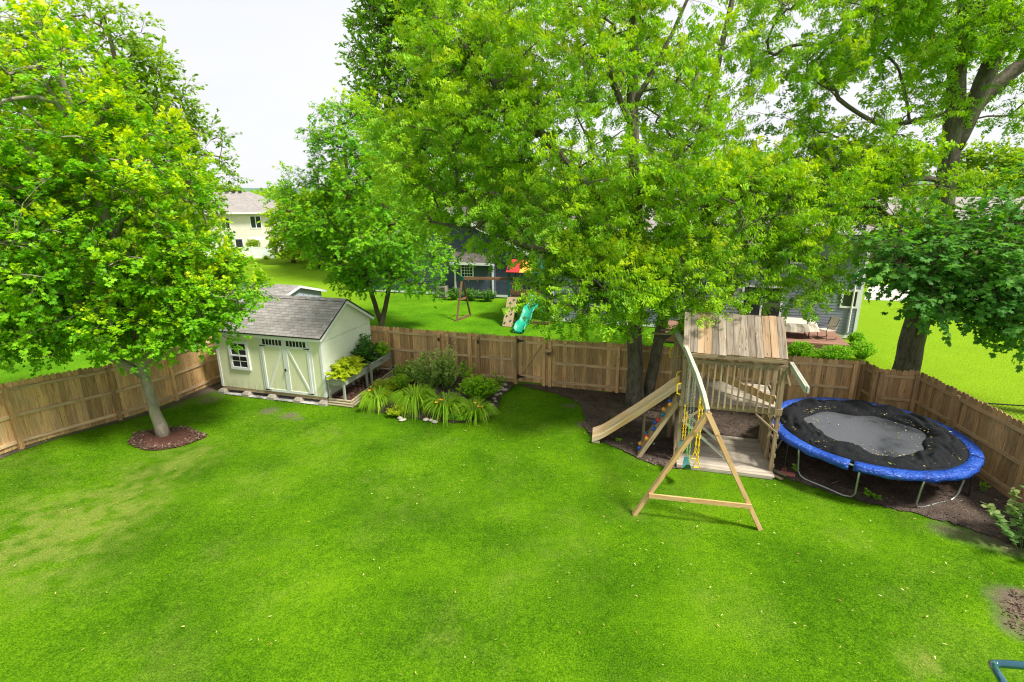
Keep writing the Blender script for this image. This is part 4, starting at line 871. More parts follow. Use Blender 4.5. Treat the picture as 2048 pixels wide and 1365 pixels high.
leafy('leafy_perennial', G(800, 785), (.5, .4), .75, 1700, M['l_bed'], 'tall leafy perennial behind the yellow green ones', 'plant', leaf=.085, seed=44, stems=80, young=.5, tpl=T_LANCE)
# flower bed stones
rg = random.Random(8); sp = [(1011, 772), (1003, 778), (1009, 782), (997, 784), (1001, 790), (993, 793), (988, 800), (991, 806), (984, 812), (981, 820), (975, 826), (978, 832), (870, 846), (862, 843), (852, 842), (805, 842), (800, 838)]
lab = ['large pale stone beside the gate end of the bed', 'flat pale stone behind the largest one by the gate', 'broad whitish stone on the bed corner near the gate', 'small stone between the bush and the gate corner', 'rounded stone along the bed edge by the bush', 'light stone touching the bush on its lawn side', 'grey stone halfway along the bush edge', 'small whitish stone beside the green bush', 'mossy stone below the bush',
       'pale round stone beside the daylily with small flowers', 'brownish stone near the front daylily corner', 'half buried stone by the front corner daylily', 'white round stone before the central daylilies', 'grey stone touching the white round stone', 'small bluish stone at the front of the bed', 'little beige stone near the low yellow plant', 'tiny stone half hidden by the low yellow plant']
for i, (x, y) in enumerate(sp):
    p = G(x, y); s_ = rg.uniform(.07, .13) * (1.25 if i < 3 or i == 12 else .9); m = MB(i); m.lathe([(.3 * s_, -.25 * s_), (s_ * .95, .0), (s_, .25 * s_), (.7 * s_, .6 * s_), (.25 * s_, .75 * s_)], (0, 0, 0), 9)
    o = m.build('stone', M['stone'], None, smooth=True, loc=(p[0], p[1], p[2] + .01), rz=rg.uniform(0, 3)); o.scale = (rg.uniform(.8, 1.3), rg.uniform(.7, 1.1), rg.uniform(.6, 1)); tag(o, lab[i], 'stone', 'stones edging the flower bed')
for (x, y, lb) in ((790, 783, 'thin black shepherd hook stake standing in the daylilies'), (929, 772, 'thin dark plant stake behind the green bush')):
    p = G(x, y); r = empty('garden_stake', p, 0, lb, 'stake'); m = MB(1); m.tube([(0, 0, 0), (0, 0, .9)], .008, 5); m.build('rod', M['black'], r); m = MB(2); m.lathe([(.01, 0), (.035, .03), (.03, .07), (.005, .1)], (0, 0, .88), 8); m.build('finial', M['black'], r)

# ------------------------------------------------------------------ play tower
TP = np.array([4.38, 12.6, 0]); TW, TD = 2.28, 1.72; DZ = 1.80
tower = empty('play_tower', TP, ANG, 'weathered wooden play tower with plank roof, railed deck and ground platform', 'play tower')
def part(name, mat, fn, parent=tower, seed=0, smooth=False): m = MB(seed); fn(m); return m.build(name, mat, parent, smooth=smooth)
pw = .09
for i, (x, y, zt) in enumerate(((0, 0, 3.12), (TW, 0, 3.12), (0, TD, 3.12), (TW, TD, 3.12), (0, TD * .52, 3.6), (TW, TD * .52, 3.6))):
    part('post', M['oldwood'], lambda m: m.box((x, y, zt / 2), (pw, pw, zt)), seed=i)
def f(m):
    n_ = 15; y0, y1 = -.32, TD + .08
    for i in range(n_): m.box((TW / 2 + .02, y0 + (i + .5) * (y1 - y0) / n_, .09), (TW + .06, (y1 - y0) / n_ - .008, .035))
    m.box((TW / 2, y0 + .02, .045), (TW, .04, .055)); m.box((TW / 2, y1 - .02, .045), (TW, .04, .055)); m.box((TW - .0, TD / 2, .045), (.04, TD, .055))
part('ground_platform', M['slab'], f, seed=3)
def f(m):
    n_ = 13
    for i in range(n_): m.box((TW / 2, .0 + (i + .5) * TD / n_, DZ - .018), (TW - .02, TD / n_ - .008, .035))
part('deck', M['slab'], f, seed=4)
for i, (a, b) in enumerate((((-.06, -.062, DZ - .07), (TW + .06, -.062, DZ - .07)), ((-.06, TD + .062, DZ - .07), (TW + .06, TD + .062, DZ - .07)), ((-.062, -.03, DZ - .07), (-.062, TD + .03, DZ - .07)), ((TW + .062, -.03, DZ - .07), (TW + .062, TD + .03, DZ - .07)))):
    part('rim_joist', M['oldwood'], lambda m: m.beam(a, b, .035, .15), seed=10 + i)
RZ = 2.93
part('top_rail', M['oldwood'], lambda m: m.beam((-.06, -.064, RZ - .06), (TW + .08, -.064, RZ - .06), .035, .14), seed=15)
part('top_rail', M['oldwood'], lambda m: m.beam((-.0, TD + .064, RZ - .16), (TW + .06, TD + .064, RZ - .16), .035, .12), seed=16)
part('top_rail', M['oldwood'], lambda m: m.beam((TW + .064, .05, RZ - .16), (TW + .064, TD, RZ - .16), .035, .12), seed=17)
for i in range(15):
    x = .13 + i * (TW - .22) / 14; part('baluster', M['oldwood'], lambda m: m.box((x, -.1, (DZ - .1 + RZ - .04) / 2), (.042, .035, RZ - DZ + .02)), seed=30 + i)
for i in range(9):
    x = .2 + i * (TW - .35) / 8; part('baluster', M['oldwood'], lambda m: m.box((x, TD + .1, (DZ - .1 + RZ - .14) / 2), (.042, .035, RZ - DZ - .1)), seed=50 + i)
# scalloped board laid diagonally across the deck
def f(m):
    a = np.array([.2, TD * .9, 2.35]); b = np.array([TW - .1, .12, 1.98]); n_ = 30; d = (b - a); pts = []; 
    for i in range(n_ + 1): t = i / n_; pts.append(a + d * t + E3 * (.05 + .05 * abs(math.sin(t * math.pi * 4.5))))
    for i in range(n_, -1, -1): t = i / n_; pts.append(a + d * t - E3 * .12)
    nn = np.cross(d, E3); nn /= np.linalg.norm(nn)
    for i in range(n_): m.add([pts[i], pts[i + 1], pts[2 * n_ - i], pts[2 * n_ + 1 - i], pts[i] + nn * .03, pts[i + 1] + nn * .03, pts[2 * n_ - i] + nn * .03, pts[2 * n_ + 1 - i] + nn * .03], [(0, 1, 2, 3), (7, 6, 5, 4), (0, 4, 5, 1), (3, 2, 6, 7)], gc=[(t_, 0, 0) for t_ in (i * .08, i * .08 + .08, i * .08 + .08, i * .08)] * 2, r=.7)
part('scalloped_board', M['newwood'], f, seed=5)
# roof of planks
ZE_, ZR_ = 3.14, 3.93; yr = TD / 2; x0, x1 = -.08, TW + .0
NB = 14
def plank(m, i, front):
    xa = x0 + (x1 - x0) * i / NB + .004; xb = x0 + (x1 - x0) * (i + 1) / NB - .004; ye = -.17 if front else TD + .17
    rr = np.random.RandomState(i * 2 + front); e = rr.uniform(-.012, .018); ye += rr.uniform(-.035, .035); yr_ = 0
    roof_slab(m, *((xa, ye, ZE_ + e), (xb, ye, ZE_ + e), (xb, yr + (.0 if front else .002), ZR_ + e), (xa, yr + (.0 if front else .002), ZR_ + e)) if front else ((xb, ye, ZE_ + e), (xa, ye, ZE_ + e), (xa, yr + .002, ZR_ + e), (xb, yr + .002, ZR_ + e)), .022)
    # grain along the slope
    G_ = m.G[-1]; m.G[-1] = G_[:, [1, 0, 2]]
warm = {2, 3, 11, 12}
for front in (1, 0):
    for i in range(NB):
        o = part('roof_plank', M['roofwood_new'] if (i in warm and front) else M['roofwood'], lambda m: plank(m, i, front), seed=60 + i + 20 * front)
part('roof_fascia', M['oldwood'], lambda m: m.beam((x0 + .02, -.165, ZE_ - .07), (x1 - .02, -.165, ZE_ - .07), .035, .09), seed=6)
part('roof_fascia', M['oldwood'], lambda m: m.beam((x0 + .02, TD + .165, ZE_ - .07), (x1 - .02, TD + .165, ZE_ - .07), .035, .09), seed=6)
for i, x in enumerate((0, TW)):
    for (a, b) in (((x, -.1, ZE_ - .03), (x, yr - .02, ZR_ - .10)), ((x, TD + .1, ZE_ - .03), (x, yr + .02, ZR_ - .10))): part('rafter', M['oldwood'], lambda m: m.beam(a, b, .04, .08), seed=7 + i)
for i, (a, b) in enumerate((((TW - .52, -.11, DZ - .15), (TW - .0, -.11, 1.2)), ((.05, -.11, 1.25), (.5, -.11, DZ - .15)), ((TW - .5, -.03, ZE_ - .08), (TW - .04, -.03, ZE_ - .36)))):
    part('corner_brace', M['oldwood'], lambda m: m.beam(a, b, .035, .08, up=(0, -1, 0)), seed=70 + i)
def to_tower(p): d = np.array(p, float) - TP; return np.array([d @ E1, d @ E2, d[2]])
for i, (a, b) in enumerate(((( -.02, .35, 1.42), to_tower(at(1455, 898, .15))), ((-.02, .0, 1.30), to_tower(at(1447, 914, .15))))):
    part('diagonal_brace', M['palewood'], lambda m: m.beam(a, b, .03, .07), seed=75 + i)
# side wall with vertical boards and ladder rungs below the deck
def f(m):
    for i in range(6): m.box((TW - .03, .72 + i * .13, .68), (.025, .122, 1.1 + .0 * i))
    m.box((TW + .0, 1.05, 1.2), (.04, .85, .07))
part('side_boards', M['oldwood'], f, seed=8)
part('ladder_post', M['oldwood'], lambda m: m.box((TW - .02, .62, .82), (pw, pw, 1.5)), seed=81)
for i in range(5):
    z = .26 + i * .27; part('ladder_rung', M['oldwood'], lambda m: m.box((TW + .05, .31, z), (.035, .72, .085)), seed=82 + i)
for i, z in enumerate((.35, .7, 1.05, 1.4)):
    part('back_ladder_rung', M['oldwood'], lambda m: m.box((TW + .05, 1.45, z), (.03, .5, .07)), seed=90 + i)
# lattice slats on the near left side under the deck
for i in range(7):
    y = .1 + i * .22; part('lattice_slat', M['oldwood'], lambda m: m.beam((-.04 - .02 * (i % 2), y - .18, .05), (-.04 - .02 * (i % 2), y + .3, 1.0), .018, .06, up=(-1, 0, 0)), seed=100 + i)
# cut beam stub reaching out from the corner post
for k in (0, 1):
    part('beam_stub', M['palewood'], lambda m: m.beam((TW + .13 + .045 * k, .1, 2.93), (TW + .10 + .045 * k, -1.62 - .05 * k, 2.93), .038, .14), seed=110 + k)
part('corner_gusset', M['oldwood'], lambda m: m.beam((TW + .02, -.02, 2.86), (TW + .16, -.02, 2.45), .05, .09, up=(0, -1, 0)), seed=112)
def grab(p, parent, ax=(0, 0, 1)):
    p = np.array(p, float); m = MB(1); m.tube([p, p + [-.09, -.02, .03], p + [-.10, -.02, .12], p + [-.10, -.02, .2], p + [-.09, -.02, .28], p + [0, 0, .31]], .019, 8); m.build('grab_handle', M['yellow'], parent, smooth=True)
for q in ((-.05, -.03, 1.95), (-.05, .8, 2.0), (-.05, TD + .02, 2.4), (-.25, TD + .75, 2.15)): grab(q, tower)
part('handle_post', M['oldwood'], lambda m: m.box((-.16, TD + .75, 1.35), (.09, .09, 2.7)), seed=115)
part('handle_post', M['oldwood'], lambda m: m.box((-.05, TD + 1.4, 1.35), (.09, .09, 2.7)), seed=116)
part('cross_rail', M['oldwood'], lambda m: m.beam((-.16, TD + .75, 2.68), (-.02, TD + 1.44, 2.70), .09, .04), seed=117)
# climbing wall (leans on the tower, part of it)
c0 = np.array([-1.02, .0, .02]); c1 = np.array([-.10, .12, DZ - .10]); cw = .86; nrm = np.cross(c1 - c0, [0, 1.0, 0]); nrm /= np.linalg.norm(nrm); nrm = nrm if nrm[2] > 0 else -nrm
cdir = (c1 - c0) / np.linalg.norm(c1 - c0); clen = np.linalg.norm(c1 - c0)
def f(m):
    for i in range(5): yb = (i + .5) * cw / 5; m.beam(c0 + [0, yb, 0], c1 + [0, yb, 0], cw / 5 - .006, .025, up=nrm)
part('climbing_wall', M['oldwood'], f, seed=120)
part('wall_rail', M['oldwood'], lambda m: m.beam(c0 + [-.0, -.02, 0] - nrm * .03, c1 + [.0, -.02, 0] - nrm * .03, .04, .10, up=nrm), seed=121)
part('wall_rail', M['oldwood'], lambda m: m.beam(c0 + [0, cw + .02, 0] - nrm * .05, c1 + [0, cw + .02, 0] - nrm * .05, .04, .09, up=nrm), seed=122)
for i, (t, w_, mt) in enumerate(((.86, .22, 'orange'), (.85, .48, 'blueh'), (.68, .22, 'tealh'), (.70, .50, 'orange'), (.56, .3, 'red'), (.45, .14, 'blueh'), (.48, .42, 'blueh'), (.27, .14, 'orange'), (.25, .33, 'red'), (.24, .54, 'tealh'), (.07, .2, 'blueh'), (.08, .42, 'orange'))):
    p = c0 + cdir * clen * t + [0, w_ * 1.1 + .02, 0] + nrm * .03; m = MB(i); rgk = np.random.RandomState(i)
    V = []; 
    for z, r_ in ((-.02, .06), (.02, .07), (.055, .055), (.075, .02)):
        for j in range(7): a = j * 2 * math.pi / 7; q = r_ * rgk.uniform(.75, 1.15); V.append(p + cdir * q * math.cos(a) + np.array([0, 1, 0]) * q * math.sin(a) + nrm * z)
    F = [(i_ * 7 + j, i_ * 7 + (j + 1) % 7, (i_ + 1) * 7 + (j + 1) % 7, (i_ + 1) * 7 + j) for i_ in range(3) for j in range(7)] + [tuple(range(21, 28))]
    m.add(V, F); m.build('climbing_hold', M[mt], tower, smooth=True)
# slide
def slide_mat():
    m, nt, bs, o = newmat('faded_tan_plastic'); K = nt.links.new; g = N(nt, 'ShaderNodeAttribute', attribute_name='gc'); mp = N(nt, 'ShaderNodeMapping'); mp.inputs['Scale'].default_value = (.5, 5, 5); K(g.outputs['Vector'], mp.inputs[0])
    n = N(nt, 'ShaderNodeTexNoise', _Scale=2.0, _Detail=3, _Distortion=1.4); K(mp.outputs[0], n.inputs['Vector']); cr = ramp(nt, [(.36, (.66, .38, .13)), (.52, (.74, .54, .30)), (.64, (.68, .60, .46))]); K(n.outputs['Fac'], cr.inputs[0]); K(cr.outputs[0], bs.inputs['Base Color']); bs.inputs['Roughness'].default_value = .45
    return m
M['slide'] = slide_mat()
s1 = yard(TP, -.05, 1.02)[:2]; sd0 = np.array([2.33, 14.02])
sroot = empty('slide', (sd0[0], sd0[1], 0), math.atan2(s1[1] - sd0[1], s1[0] - sd0[0]), 'faded tan plastic slide running down from the tower to the soil', 'slide')
SL = float(np.linalg.norm(s1 - sd0))
prof = [(0, .10), (.06, .13), (.25, .20), (SL * .5, .20 + (1.72 - .2) * .47), (SL * .86, 1.62), (SL * .95, 1.83), (SL + .02, 1.88)]
def sec(m, prof, wd=.50, rail=.13):
    X = np.array([p[0] for p in prof]); Z = np.array([p[1] for p in prof]); n_ = 40; xs = np.linspace(0, X[-1], n_); zs = np.interp(xs, X, Z)
    for _ in range(4): zs[1:-1] = (zs[:-2] + zs[2:] + 2 * zs[1:-1]) / 4
    h = wd / 2; cs = [(-h - .05, rail - .03), (-h - .04, rail), (-h - .015, rail), (-h + .01, .05), (-h + .08, .0), (0, -.012), (h - .08, 0), (h - .01, .05), (h + .015, rail), (h + .04, rail), (h + .05, rail - .03), (h + .05, -.05), (-h - .05, -.05)]
    V = []; Gc = []
    for x, z in zip(xs, zs):
        for y, dz in cs: V.append((x, y, z + dz)); Gc.append((x, y, dz))
    k = len(cs); F = [(i * k + j, i * k + (j + 1) % k, (i + 1) * k + (j + 1) % k, (i + 1) * k + j) for i in range(n_ - 1) for j in range(k)]
    F += [tuple(range(k)), tuple((n_ - 1) * k + j for j in range(k))[::-1]]
    m.add(V, F, Gc)
m = MB(4); sec(m, prof); m.build('chute', M['slide'], sroot)
m = MB(5); m.box((.12, 0, .035), (.2, .5, .07)); m.build('foot', M['slide'], sroot)
m = MB(6); m.box((SL * .62, -.14, .5), (.05, .05, 1.0)); m.box((SL * .62, .14, .5), (.05, .05, 1.0)); m.build('support_leg', M['oldwood'], sroot)

# ------------------------------------------------------------------ swing frame
BP = [(4.00, 9.93, 2.62)]
for (x, y, Y) in ((1409, 797, 10.55), (1394, 751, 11.3), (1375, 705, 12.35), (1350, 660, 14.0)): BP.append(tuple(atY(x, y, Y)))
F1 = at(1268, 1030); F2 = at(1520, 1059)
swing = empty('swing_frame', (4.0, 10.0, 0), 0, 'tan A shaped swing frame carrying a long pale beam', 'swing frame'); OFF = np.array([4.0, 10.0, 0])
print('BEAM', BP)
def P_(p): return np.array(p, float) - OFF
for k in (0, 1):
    m = MB(k); sh_ = np.array([(-.021, .021)[k], 0, 0])
    for a, b in zip(BP[:-1], BP[1:]): m.beam(P_(a) + sh_, P_(b) + sh_, .038, .15, e=.01, r=.4 + .3 * k)
    m.build('beam', M['palewood'], swing)
top = P_(BP[0]) + [0, 0, -.02]
for k, Fp in enumerate((F1, F2)):
    Fp = P_(Fp); d = (top - Fp) / np.linalg.norm(top - Fp); m = MB(5 + k); m.beam(Fp, top - d * .03 * k, .09, .09, up=(0, -1, 0)); m.build('leg', M['newwood'], swing)
    m = MB(7 + k); m.beam(top - d * .48 + [0, -.06 - .002 * k, .0], top + d * .05 + [0, -.06 - .002 * k, 0], .10, .03, up=(0, -1, 0)); m.build('bracket', M['newwood'], swing)
a = P_(F1) * .78 + top * .22; b = P_(F2) * .78 + top * .22; dx = (b - a) / np.linalg.norm(b - a); m = MB(9); m.beam(a - dx * .02 + [0, -.07, 0], b + dx * .02 + [0, -.07, 0], .04, .10); m.build('crossbar', M['newwood'], swing)
far = P_(BP[-1]); m = MB(10); m.beam(far + [-.6, .1, -.12], far + [.25, -.05, -.12], .09, .04); m.beam(far + [-.35, .15, -.03], far + [.12, 0, -.03], .09, .04); m.build('cap_board', M['oldwood'], swing)
m = MB(11); m.beam(far + [.08, .05, -far[2]], far + [.08, .05, -.14], .09, .09, up=(0, 1, 0)); m.build('rear_post', M['oldwood'], swing)
def beam_at(Y):
    B = np.array(BP); return np.array([np.interp(Y, B[:, 1], B[:, 0]), Y, np.interp(Y, B[:, 1], B[:, 2])])
def chain(parent, a, b, mat, thick=.008, links=None, name='chain'):
    a = np.array(a, float); b = np.array(b, float); Ln = np.linalg.norm(b - a); n_ = links or int(Ln / .05); d = (b - a) / Ln; x = np.cross(d, [0, 1, .1]); x /= np.linalg.norm(x); y = np.cross(d, x); m = MB(1)
    for i in range(n_):
        c = a + (b - a) * (i + .5) / n_; u_ = x if i % 2 else y; l = Ln / n_ * .68; w = .014
        m.tube([c - d * l + u_ * w * .4, c - d * l * .5 + u_ * w, c + d * l * .5 + u_ * w, c + d * l + u_ * w * .0, c + d * l * .5 - u_ * w, c - d * l * .5 - u_ * w, c - d * l + u_ * w * .4], thick * .5, 4, cap=False)
    m.build(name, mat, parent)
def belt_swing(Y, zseat, label, ch):
    c = beam_at(Y); r = empty('belt_swing', (c[0], c[1], zseat), math.radians(78), label, 'swing', 'play things hanging from the swing beam'); h = c[2] - .1 - zseat
    n_ = 14; V = []; wv = .075
    for i in range(n_ + 1):
        t = i / n_; x = -.2 + .4 * t; z = .19 * (abs(2 * t - 1) ** 2.2) - .0; w = 1.25 * wv * (1 - .5 * abs(2 * t - 1) ** 3)
        V += [(x, -w, z), (x, w, z), (x, w, z + .012), (x, -w, z + .012)]
    F = [(i * 4 + j, i * 4 + (j + 1) % 4, (i + 1) * 4 + (j + 1) % 4, (i + 1) * 4 + j) for i in range(n_) for j in range(4)] + [(0, 3, 2, 1), (n_ * 4, n_ * 4 + 1, n_ * 4 + 2, n_ * 4 + 3)]
    m = MB(1); m.add(V, F); m.build('seat', M['teal'], r, smooth=False)
    for sx in (-1, 1):
        m = MB(2); m.tube([(sx * .2, -.03, .19), (sx * .205, 0, .25), (sx * .2, .03, .19)], .006, 5); m.build('clip', M['chain'], r)
        zc = .25 + (h - .25) * .45
        chain(r, (sx * .205, 0, .25), (sx * .22, 0, zc), ch, .012); chain(r, (sx * .22, 0, zc), (sx * .24, 0, h), M['chain'], .01)
    return r
belt_swing(12.0, .62, 'teal belt swing hanging low on yellow chains, farther one', M['yellow'])
belt_swing(11.45, .48, 'teal belt swing hanging nearest to the A frame', M['greenchain'] if 'greenchain' in M else M['chain'])
c = beam_at(10.75); tr = empty('trapeze_rings', (c[0], c[1], 1.0), math.radians(78), 'pair of yellow triangle rings hanging on yellow chains', 'trapeze rings', 'play things hanging from the swing beam')
for k, sx in enumerate((-1, 1)):
    m = MB(3); x = sx * .2; T = []
    for (a_, b_) in (((0, .19), (-.085, .0)), ((-.085, 0), (.085, 0)), ((.085, 0), (0, .19))):
        for t in (.12, .5, .88): T.append(np.array([x, a_[0] + (b_[0] - a_[0]) * t, a_[1] + (b_[1] - a_[1]) * t]))
    T.append(T[0]); m.tube(T, .014, 8, cap=False); m.build('ring', M['yellow'], tr, smooth=True)
    chain(tr, (x, 0, .2), (x, 0, c[2] - 1.16), M['yellow'], .02, 16)
    m = MB(4); m.tube([(x, 0, c[2] - 1.16), (x, 0, c[2] - 1.07)], .012, 6); m.build('hook', M['chain'], tr)

# small things around the tower
p = at(1307, 892); m = MB(1); m.lathe([(.005, -.036), (.022, -.029), (.034, -.012), (.036, 0), (.034, .012), (.022, .029), (.005, .036)], (0, 0, 0), 12); o = m.build('ball', M['ball'], None, smooth=True, loc=(p[0], p[1], .07)); tag(o, 'faded green tennis ball lying on soil by the climbing wall', 'ball')
for i, (x, y, rz, lb, mt) in enumerate(((1567, 946, .9, 'red brick lying flat on soil before the trampoline', 'redbrick'), (1579, 953, -.5, 'second red brick, nearer the lawn by the tower foot', 'redbrick'))):
    p = at(x, y); m = MB(i); m.box((0, 0, .04), (.24, .1, .06)); m.box((0, 0, .0725), (.23, .09, .005)); o = m.build('brick', M[mt], None, loc=(p[0], p[1], .02), rz=rz); tag(o, lb, 'brick', 'red bricks by the tower')
for i, (x, y, rz, lb) in enumerate(((1556, 948, -.9, 'old board end leaning at the foot of tower post'), (1548, 955, -1.05, 'short grey board lying at the tower post beside the grass'))):
    p = at(x, y); m = MB(i); m.box((0, 0, .03), (.42, .09, .035)); o = m.build('scrap_board', M['oldwood'], None, loc=(p[0], p[1], .02), rz=rz); tag(o, lb, 'board', 'scrap boards by the tower')

# ------------------------------------------------------------------ trampoline
TC = (9.15, 12.38); TZ = .98; tramp = empty('trampoline', (TC[0], TC[1], 0), 0, 'round trampoline with blue padded rim and collapsed black net', 'trampoline')
def padmat():
    m, nt, bs, o = newmat('blue_vinyl_pad'); K = nt.links.new; t = N(nt, 'ShaderNodeTexCoord')
    n = N(nt, 'ShaderNodeTexNoise', _Scale=2.2, _Detail=5, _Roughness=.65, _Distortion=.6); K(t.outputs['Object'], n.inputs['Vector']); cr = ramp(nt, [(.3, (.006, .04, .28)), (.55, (.012, .075, .42)), (.75, (.06, .16, .50))]); K(n.outputs['Fac'], cr.inputs[0]); K(cr.outputs[0], bs.inputs['Base Color'])
    bs.inputs['Roughness'].default_value = .38; n2 = N(nt, 'ShaderNodeTexNoise', _Scale=9, _Detail=4, _Distortion=1.5); K(t.outputs['Object'], n2.inputs['Vector']); bp = N(nt, 'ShaderNodeBump', _Strength=1.0, _Distance=.06); K(n2.outputs['Fac'], bp.inputs['Height']); K(bp.outputs[0], bs.inputs['Normal']); return m
M['pad'] = padmat()
M['net'] = plain('black_net_fabric', (.012, .013, .015), .85, var=.35, scale=14, bump=.5, spec=.15)
def matm():
    m, nt, bs, o = newmat('wet_trampoline_mat'); K = nt.links.new; t = N(nt, 'ShaderNodeTexCoord'); n = N(nt, 'ShaderNodeTexNoise', _Scale=1.1, _Detail=5, _Roughness=.6); K(t.outputs['Object'], n.inputs['Vector'])
    cr = ramp(nt, [(.35, (.03, .033, .04)), (.65, (.085, .09, .10))]); K(n.outputs['Fac'], cr.inputs[0]); K(cr.outputs[0], bs.inputs['Base Color']); r2 = ramp(nt, [(.35, (.12, .12, .12)), (.65, (.42, .42, .42))]); K(n.outputs['Fac'], r2.inputs[0]); K(r2.outputs[0], bs.inputs['Roughness']); bs.inputs['Specular IOR Level'].default_value = .75; return m
M['tmat'] = matm()
rgt = np.random.RandomState(4)
def ringpart(name, mat, a0, a1, seed):
    m = MB(seed); n_ = max(4, int((a1 - a0) / .05)); cs = [(2.03, .0), (2.04, .02), (2.14, .03), (2.26, .024), (2.295, .008), (2.305, -.05), (2.31, -.115), (2.29, -.115), (2.27, -.02)]; V = []
    for i in range(n_ + 1):
        a = a0 + (a1 - a0) * i / n_; w = .012 * math.sin(a * 9 + seed) + .008 * math.sin(a * 23)
        for j, (r_, z) in enumerate(cs): rr_ = r_ + (w if j > 3 else 0) + (.015 * math.sin(a * 31 + seed) if j in (6, 7) else 0); V.append((rr_ * math.cos(a), rr_ * math.sin(a), TZ + z + (.012 * math.sin(a * 17) if j in (6, 7) else 0) + .006 * math.sin(a * 6 + j)))
    k = len(cs); F = [(i * k + j, i * k + (j + 1) % k, (i + 1) * k + (j + 1) % k, (i + 1) * k + j) for i in range(n_) for j in range(k)] + [tuple(range(k))[::-1], tuple(n_ * k + j for j in range(k))]
    m.add(V, F); return m.build(name, mat, tramp, smooth=True)
gap_a = math.radians(229.5)
for i in range(4): ringpart('pad_section', M['pad'], gap_a + .02 + i * math.pi / 2 + (0.0 if i == 0 else -.012), gap_a + (i + 1) * math.pi / 2 - .02 + (0 if i == 3 else .0), i)
for i in range(9):
    a = gap_a + .35 + i * .698; m = MB(i); m.tube([(r_ * math.cos(a), r_ * math.sin(a), TZ + z) for r_, z in ((2.0, .024), (2.14, .035), (2.26, .029), (2.298, .01), (2.31, -.05), (2.314, -.11))], .006, 4); m.build('pad_seam', M['pad'], tramp)
m = MB(1); m.tube([(2.2 * math.cos(a), 2.2 * math.sin(a), TZ - .03) for a in np.linspace(0, 2 * math.pi, 65)], .025, 8, cap=False); m.build('frame_ring', M['galv'], tramp, smooth=True)
m = MB(2); m.lathe([(.01, TZ - .05), (1.0, TZ - .05), (2.02, TZ - .03), (2.02, TZ - .045), (.01, TZ - .06)], (0, 0, 0), 64); m.build('jumping_mat', M['tmat'], tramp)
def net_ring(name, r0, r1, amp, seed, zb=0.0):
    na, nr = 260, 26; V = []
    for i in range(na):
        a = i * 2 * math.pi / na; ri = r0 * (1 + .10 * math.sin(3 * a + 1) + .05 * math.sin(7 * a + 2)); ro = r1
        for j in range(nr):
            t = j / (nr - 1); r_ = ri + (ro - ri) * t; x, y = r_ * math.cos(a), r_ * math.sin(a)
            env = math.sin(math.pi * min(1, max(0, t * 1.0))) ** .6
            f1 = float(vnoise(x * 1.0 + seed, y, 2.2)); f2 = float(vnoise(a * 2.5 + seed, r_ * 7 + f1 * 7, 1.0)); f3 = float(vnoise(x + 9, y, 7))
            z = TZ - .035 + zb + amp * env * (.35 + .9 * abs(2 * f2 - 1) + .4 * f1 + .25 * f3); V.append((x, y, z if 0 < j < nr - 1 else TZ - .045))
    F = [(i * nr + j, ((i + 1) % na) * nr + j, ((i + 1) % na) * nr + j + 1, i * nr + j + 1) for i in range(na) for j in range(nr - 1)]
    m = MB(seed); m.add(V, F); return m.build(name, M['net'], tramp, smooth=True)
net_ring('safety_net', 1.30, 2.05, .17, 3)
m = MB(3); m.tube([((1.93 + .05 * math.sin(3 * a)) * math.cos(a), (1.93 + .05 * math.sin(3 * a)) * math.sin(a), TZ + .045) for a in np.linspace(0, 2 * math.pi, 70)], .017, 6, cap=False); m.build('net_cord', M['net'], tramp, smooth=True)
for i in range(5):
    ac = math.radians(215 + 72 * i); P = []
    for (da, z, rr_) in ((-.33, TZ - .05, 2.14), (-.33, .55, 2.08), (-.33, .18, 2.04), (-.30, .06, 2.0), (-.22, .025, 1.98), (0, .035, 1.93), (.22, .025, 1.98), (.30, .06, 2.0), (.33, .18, 2.04), (.33, .55, 2.08), (.33, TZ - .05, 2.14)): P.append((rr_ * math.cos(ac + da), rr_ * math.sin(ac + da), z))
    m = MB(i); m.tube(P, .023, 8); m.build('leg', M['galv'], tramp, smooth=True)
m = MB(9); m.tube([(-2.25, -.45, .03), (-2.22, -.43, TZ + .0)], .014, 6); m.build('net_pole', M['black'], tramp)
m = MB(9); m.tube([(1.5, -1.6, .03), (1.5, -1.58, TZ - .1)], .02, 6); m.build('net_pole', M['black'], tramp)
p = at(1672, 968); o = MB(1); o.tube([(-.15, -.02, .03), (0, 0, .035), (.16, .05, .04)], [.018, .014, .008], 6); o = o.build('stick', M['bark_brown'], None, smooth=True, loc=(p[0], p[1], .02), rz=.2); tag(o, 'short brown stick lying on the soil under the trampoline', 'stick')
for i, (x, y, h_, lb) in enumerate(((1592, 945, .22, 'small green weed growing beside the trampoline leg near bricks'), (1736, 993, .2, 'small leafy weed at soil edge between trampoline legs'), (1752, 1000, .15, 'tiny weed next to the one between trampoline legs'), (1962, 985, .3, 'wispy weed at the fence foot behind the shrub branch'), (1238, 885, .12, 'tiny weed on the soil under the slide'))):
    leafy('weed', G(x, y), (.12, .1), h_, 60, M['l_bed'], lb, 'weed', leaf=.06, seed=60 + i, stems=8, group='weeds on bare soil')
# shrub reaching in at the edge of the yard
leafy('shrub', (10.35, 8.95, 0), (.95, .7), 1.75, 1000, M['l_edge'] if 'l_edge' in M else M['l_pale'], 'shrub with pale round leaves reaching in beside trampoline', 'shrub', leaf=.14, seed=70, stems=26, young=.2, irregular=.5)
leafy('shrub', (9.65, 6.95, 0), (.55, .5), .8, 260, M['l_tomato'], 'small dark shrub by the bare twiggy patch', 'shrub', leaf=.1, seed=71, stems=14, irregular=.5)
